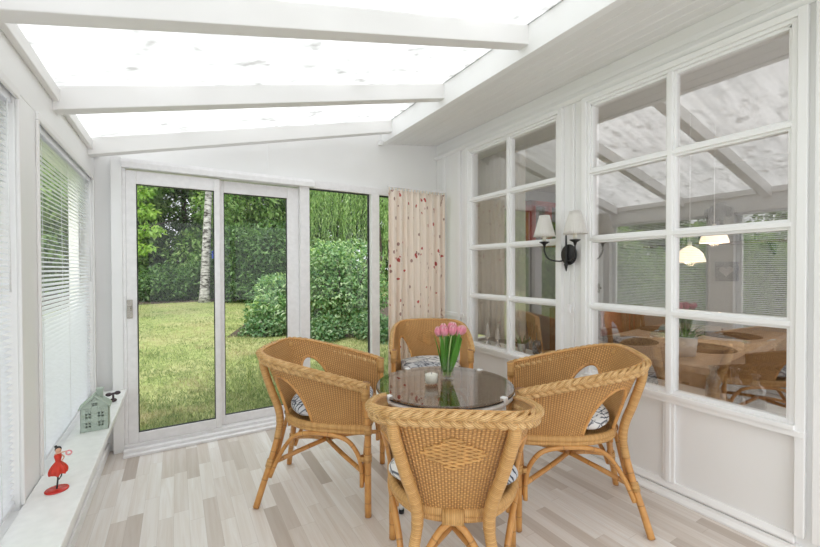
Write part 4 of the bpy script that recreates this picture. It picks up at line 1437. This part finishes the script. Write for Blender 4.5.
# grass blades over the nearer lawn
n = 90000
d_ = 3.6 + 11.5 * rng.random(n) ** 1.5
ang = np.radians(rng.uniform(-7, 40, n))
gx, gy = d_ * np.sin(ang), d_ * np.cos(ang)
k = gy > 3.6
gx, gy = gx[k], gy[k]
n = len(gx)
gz = -.1 + .03 * np.maximum(0, gy - 3.5) + .0
P = np.stack([gx, gy, gz], 1)
D = np.stack([rng.normal(0, .55, n), rng.normal(0, .55, n), np.ones(n)], 1)
clump = np.sin(gx * 3.1 + 1.3 * np.sin(gy * 2.3)) * np.sin(gy * 2.7 + np.sin(gx * 1.9)) + .5 * np.sin(gx * 7.7 + gy * 5.1)
sz = .035 + .025 * rng.random(n) + .012 * np.clip(clump, -1, 1)
tag(leaf_mesh('grass', P, D, np.stack([rng.normal(size=n), rng.normal(size=n), .2 * np.ones(n)], 1), sz, .16, 'grass_blades', None, .05), 'short mown grass of the lawn outside the door', 'grass', None, 'stuff')

# planting bed with bare soil edge
b = MB()
def bed(u, v):
    a = u
    x0, y0 = .75 + 6.0 * u, 7.75 - 2.3 * u + .18 * math.sin(u * 14)
    x1, y1 = 3.4 + 6.5 * u, 14.2 - 2.0 * u
    x, y = x0 + (x1 - x0) * v, y0 + (y1 - y0) * v
    return Vector((x, y, ground(y) + .015 + .03 * math.sin(min(1, v * 5) * PI / 2)))
b.grid(bed, 40, 24)
struct(b.build('garden_bed_ground', 'soil'), 'bare soil edge of the planting bed beside the lawn', 'flower bed')
b = MB()
def bed2(u, v):
    x, y = -6 + 10 * u, 13.9 + .25 * math.sin(u * 13) + 7 * v
    return Vector((x, y, ground(y) + .02 + .03 * min(1, v * 8)))
b.grid(bed2, 30, 16)
struct(b.build('shrubbery_ground', 'soil'), 'dark soil under the shrubs at the back of the lawn', 'flower bed')

# birch
tree('birch_tree', 'slender birch with a pale grey trunk at the back of the lawn', .74, 14.0, .155, 7.5, 1.6, 4.6, 5200, .14, 'leaf_tree', None, (.30, 0), 'birch_bark', 10)
bx = thing('bird_box', 'small blue box beside the birch trunk', 'box', (1.06, 14.02, 1.62))
MB().box(-.10, .10, -.08, .08, 0, .22).build('body', 'blue_box', bx, .005)
b = MB().prism([(-.13, .20), (.13, .20), (0, .30)], 'y', -.11, .11); b.tube([(-.22, .0, .12), (.0, 0, .12)], .02, 6); b.build('roof', 'blue_box', bx)

# the big shrubs
shrub('garden_bush', 'big rounded light green bush in front of the side window', 'bush', 2.95, 7.55, 1.05, 1.95, 16000, .085, 'leaf_bush', None, 16, .5, .25)
shrub('laurel_bush', 'light leafed bush spilling onto the lawn left of the rounded bush', 'bush', 1.85, 8.35, .75, 1.05, 8000, .095, 'leaf_bush', None, 10, .42, .35)
shrub('rhododendron_bush', 'big dark dome-shaped evergreen bush right of the birch', 'bush', 2.35, 13.6, 1.45, 2.75, 14000, .15, 'leaf_laurel', None, 14, .36, .2)
for k, (x, y, R, H, m, lab) in enumerate(((-1.9, 15.3, 1.1, 1.35, 'leaf_laurel', 'low laurel shrub at the far left of the lawn edge'), (-.55, 15.0, .95, 1.15, 'leaf_laurel', 'low laurel shrub just left of the birch foot'),
        (.55, 15.4, .9, 1.3, 'leaf_deep', 'dark low shrub behind the birch foot'), (1.15, 14.9, .75, 1.5, 'leaf_laurel', 'laurel shrub between the birch and the dark dome bush'),
        (3.9, 13.2, 1.0, 1.9, 'leaf_deep', 'dark shrub in the gap beside the rounded bush'))):
    shrub('laurel_shrub', lab, 'shrub', x, y, R, H, 6500, .14, m, 'shrubs along the back of the lawn', 8, .4)
for k, (x, y, R, H, lab) in enumerate(((2.35, 7.0, .55, .38, 'pale ground cover plant at the foot of the rounded bush'), (3.15, 6.55, .6, .42, 'variegated ground cover right of the rounded bush foot'), (1.45, 7.75, .45, .40, 'low ground cover at the tip of the planting bed'), (3.85, 6.2, .6, .6, 'leafy ground cover seen past the last window mullion'))):
    shrub('ground_cover', lab, 'plant', x, y, R, H, 3200, .075, 'leaf_ground', 'ground cover plants along the bed', 7, .55, .1, .05)
# background trees
bgt = [(-4.6, 19.0, 7.0, 2.3, 1.2, 'leaf_tree', 'bright green broadleaf tree at the far left of the garden'), (-1.6, 18.4, 7.2, 2.2, 2.0, 'leaf_tree', 'hazel-like tree behind and left of the birch'),
       (.3, 20.5, 8.0, 2.6, 1.5, 'leaf_deep', 'dark tree filling the back behind the birch'), (2.2, 18.5, 7.5, 2.4, 2.2, 'leaf_tree', 'mid green tree above the dark dome bush'),
       (5.0, 18.8, 8.0, 2.6, 1.5, 'leaf_deep', 'dark evergreen tree right of the dome bush'), (8.4, 17.6, 8.0, 2.8, 1.0, 'leaf_deep', 'dark evergreen behind the willow'),
       (-3.2, 22.5, 8.5, 2.8, .8, 'leaf_deep', 'dark tree deep in the left background'), (3.6, 22.5, 9.0, 3.0, .8, 'leaf_deep', 'dark tree deep behind the mid green tree'),
       (11.5, 15.5, 7.5, 2.6, .8, 'leaf_tree', 'green tree far right beyond the curtain window'), (-8.0, 19.0, 7.0, 2.6, .6, 'leaf_tree', 'green tree left of the garden door view'),
       (-6.0, 26.0, 10.0, 3.4, .6, 'leaf_deep', 'tall dark tree at the far left horizon'), (-1.2, 25.5, 10.5, 3.4, .6, 'leaf_deep', 'tall dark tree filling the gap left of the birch'),
       (1.6, 26.5, 11.0, 3.4, .6, 'leaf_tree', 'tall tree far behind the dome bush'), (6.5, 25.0, 11.0, 3.6, .6, 'leaf_tree', 'tall tree far behind the willow'), (12.0, 22.0, 10.0, 3.4, .6, 'leaf_deep', 'tall dark tree far right behind the willow'),
       (-11.0, 14.0, 7.5, 2.8, .4, 'leaf_tree', 'green tree at the side of the garden beyond the blinds'), (-12.5, 9.0, 8.0, 3.0, .4, 'leaf_deep', 'dark tree at the side of the garden beyond the blinds'), (-12.0, 4.0, 8.0, 3.0, .4, 'leaf_tree', 'tall green tree seen through the blind slats')]
for (x, y, H, R, cz, m, lab) in bgt:
    tree('broadleaf_tree', lab, x, y, .16, H, R, cz * .35, 21000, .20, m, nl=22)
# near overhanging lime-green branch at the left
t = thing('young_tree', 'young lime green tree leaning in at the left of the door view', 'tree', (-1.30, 10.6, ground(10.6)))
b = MB().tube(cr([(0, 0, 0), (.05, 0, 1.4), (.2, -.1, 2.6), (.35, -.1, 3.6)], 5), [.05 * (1 - .045 * i) for i in range(16)], 8)
for z, dx in ((1.5, .55), (1.9, .75), (2.3, .65), (2.7, .5)):
    b.tube([(.1, -.03, z), (.1 + dx * .5, -.1, z + .22), (.1 + dx, -.15, z + .18)], [.02, .014, .006], 6)
b.build('trunk', 'bark_brown', t)
bl = [(.1 + dx * f, -.1 + dy, z + .15 * f, .26, .22, .12) for z, dx in ((1.5, .55), (1.9, .75), (2.3, .65), (2.7, .5), (3.2, .4)) for f, dy in ((.45, .1), (.95, -.1), (-.4, .15))]
P, D, N = cloud(bl, 2400, .5, .6)
leaf_mesh('foliage', P, D, N, .12 * rng.uniform(.6, 1.3, len(P)), .42, 'leaf_lime', t)
# weeping willow
t = thing('weeping_willow', 'weeping willow with hanging strands above the rounded bush', 'tree', (6.0, 12.6, ground(12.6) - .02))
b = MB().tube(cr([(0, 0, 0), (.1, 0, 2), (-.1, 0, 4.2), (0, 0, 6.2)], 6), [.24 - .008 * i for i in range(19)], 12)
strands = []
for k in range(420):
    a = rng.uniform(0, 2 * PI); rr = 2.25 * math.sqrt(rng.random()) + .15
    strands.append((rr * math.cos(a), rr * math.sin(a), 6.3 - .16 * rr * rr + rng.uniform(-.5, .4), rng.uniform(2.2, 4.6), rng.uniform(0, 6)))
for k in range(9):
    a = k * .698
    b.tube([(0, 0, 4.4), (1.1 * math.cos(a), 1.1 * math.sin(a), 6.0), (2.5 * math.cos(a), 2.5 * math.sin(a), 5.4)], [.09, .06, .02], 6)
b.build('trunk', 'bark_brown', t)
Pl, Dl = [], []
for (x, y, z, L_, ph) in strands:
    m = int(L_ / .055)
    s_ = np.linspace(0, 1, m)
    out = np.array([x, y]) / (math.hypot(x, y) + 1e-6)
    px = x + out[0] * .5 * np.sin(s_ * 1.5) + .06 * np.sin(s_ * 7 + ph); py = y + out[1] * .5 * np.sin(s_ * 1.5) + .06 * np.cos(s_ * 6 + ph)
    pz = np.maximum(z - L_ * s_, .9 + .5 * math.sin(ph))
    Pl.append(np.stack([px, py, pz], 1))
    q = unit(m) * .55; q[:, 2] -= 1.0
    Dl.append(q)
P = np.concatenate(Pl); D = np.concatenate(Dl)
leaf_mesh('foliage', P, D, unit(len(P)), .125 * rng.uniform(.6, 1.3, len(P)), .24, 'leaf_willow', t)
# shrubs outside the blinds
for k, (x, y, R, H, lab) in enumerate(((-4.6, 3.6, 1.2, 2.3, 'green shrub outside the far blind'), (-5.0, 6.4, 1.4, 2.8, 'tall green shrub beyond the far blind'), (-4.8, .8, 1.3, 2.4, 'green shrub outside the near blind'), (-6.6, 9.0, 1.5, 3.0, 'big green shrub at the side lawn corner'), (-5.0, 1.9, 1.2, 2.6, 'green shrub outside the post between the blinds'))):
    t = shrub('garden_shrub', lab, 'shrub', x, y, R, H, 4500, .16, 'leaf_tree', 'shrubs outside the blinds', 8)
    t.location.z = -.12

# ------------------------------------------------------------------ light, camera
w = bpy.data.worlds.new('overcast_sky'); scene.world = w; w.use_nodes = True
nt = w.node_tree; nt.nodes.clear()
bg = nt.nodes.new('ShaderNodeBackground'); bg.inputs[0].default_value = (.925, .96, 1.0, 1); bg.inputs[1].default_value = 1.15
wo = nt.nodes.new('ShaderNodeOutputWorld'); nt.links.new(bg.outputs[0], wo.inputs[0])
sd = bpy.data.lights.new('soft_sun', 'SUN'); sd.energy = 1.7; sd.angle = math.radians(40); sd.color = (1, .97, .92)
so = bpy.data.objects.new('soft_sun', sd); COL.objects.link(so); so.rotation_euler = (math.radians(34), math.radians(-22), 0)

cd = bpy.data.cameras.new('camera'); cd.sensor_width = 36; cd.sensor_fit = 'HORIZONTAL'; cd.lens = 392.52 * 36 / 820
cd.clip_start = .02
co = bpy.data.objects.new('camera', cd); COL.objects.link(co)
yaw, pitch, roll = math.radians(30.708), math.radians(-.678), math.radians(-.163)
f = Vector((math.sin(yaw) * math.cos(pitch), math.cos(yaw) * math.cos(pitch), math.sin(pitch)))
r = Vector((math.cos(yaw), -math.sin(yaw), 0)); u = r.cross(f)
r2 = r * math.cos(roll) + u * math.sin(roll); u2 = u * math.cos(roll) - r * math.sin(roll)
m = Matrix(((r2.x, u2.x, -f.x, 0), (r2.y, u2.y, -f.y, 0), (r2.z, u2.z, -f.z, 1.27), (0, 0, 0, 1)))
co.matrix_world = m
scene.camera = co

scene.view_settings.view_transform = 'Standard'
scene.view_settings.look = 'None'
scene.view_settings.gamma = 1.0
scene.view_settings.use_curve_mapping = False
scene.view_settings.exposure = .70
scene.cycles.max_bounces = 14
scene.cycles.diffuse_bounces = 6
scene.cycles.glossy_bounces = 5
scene.cycles.transparent_max_bounces = 24
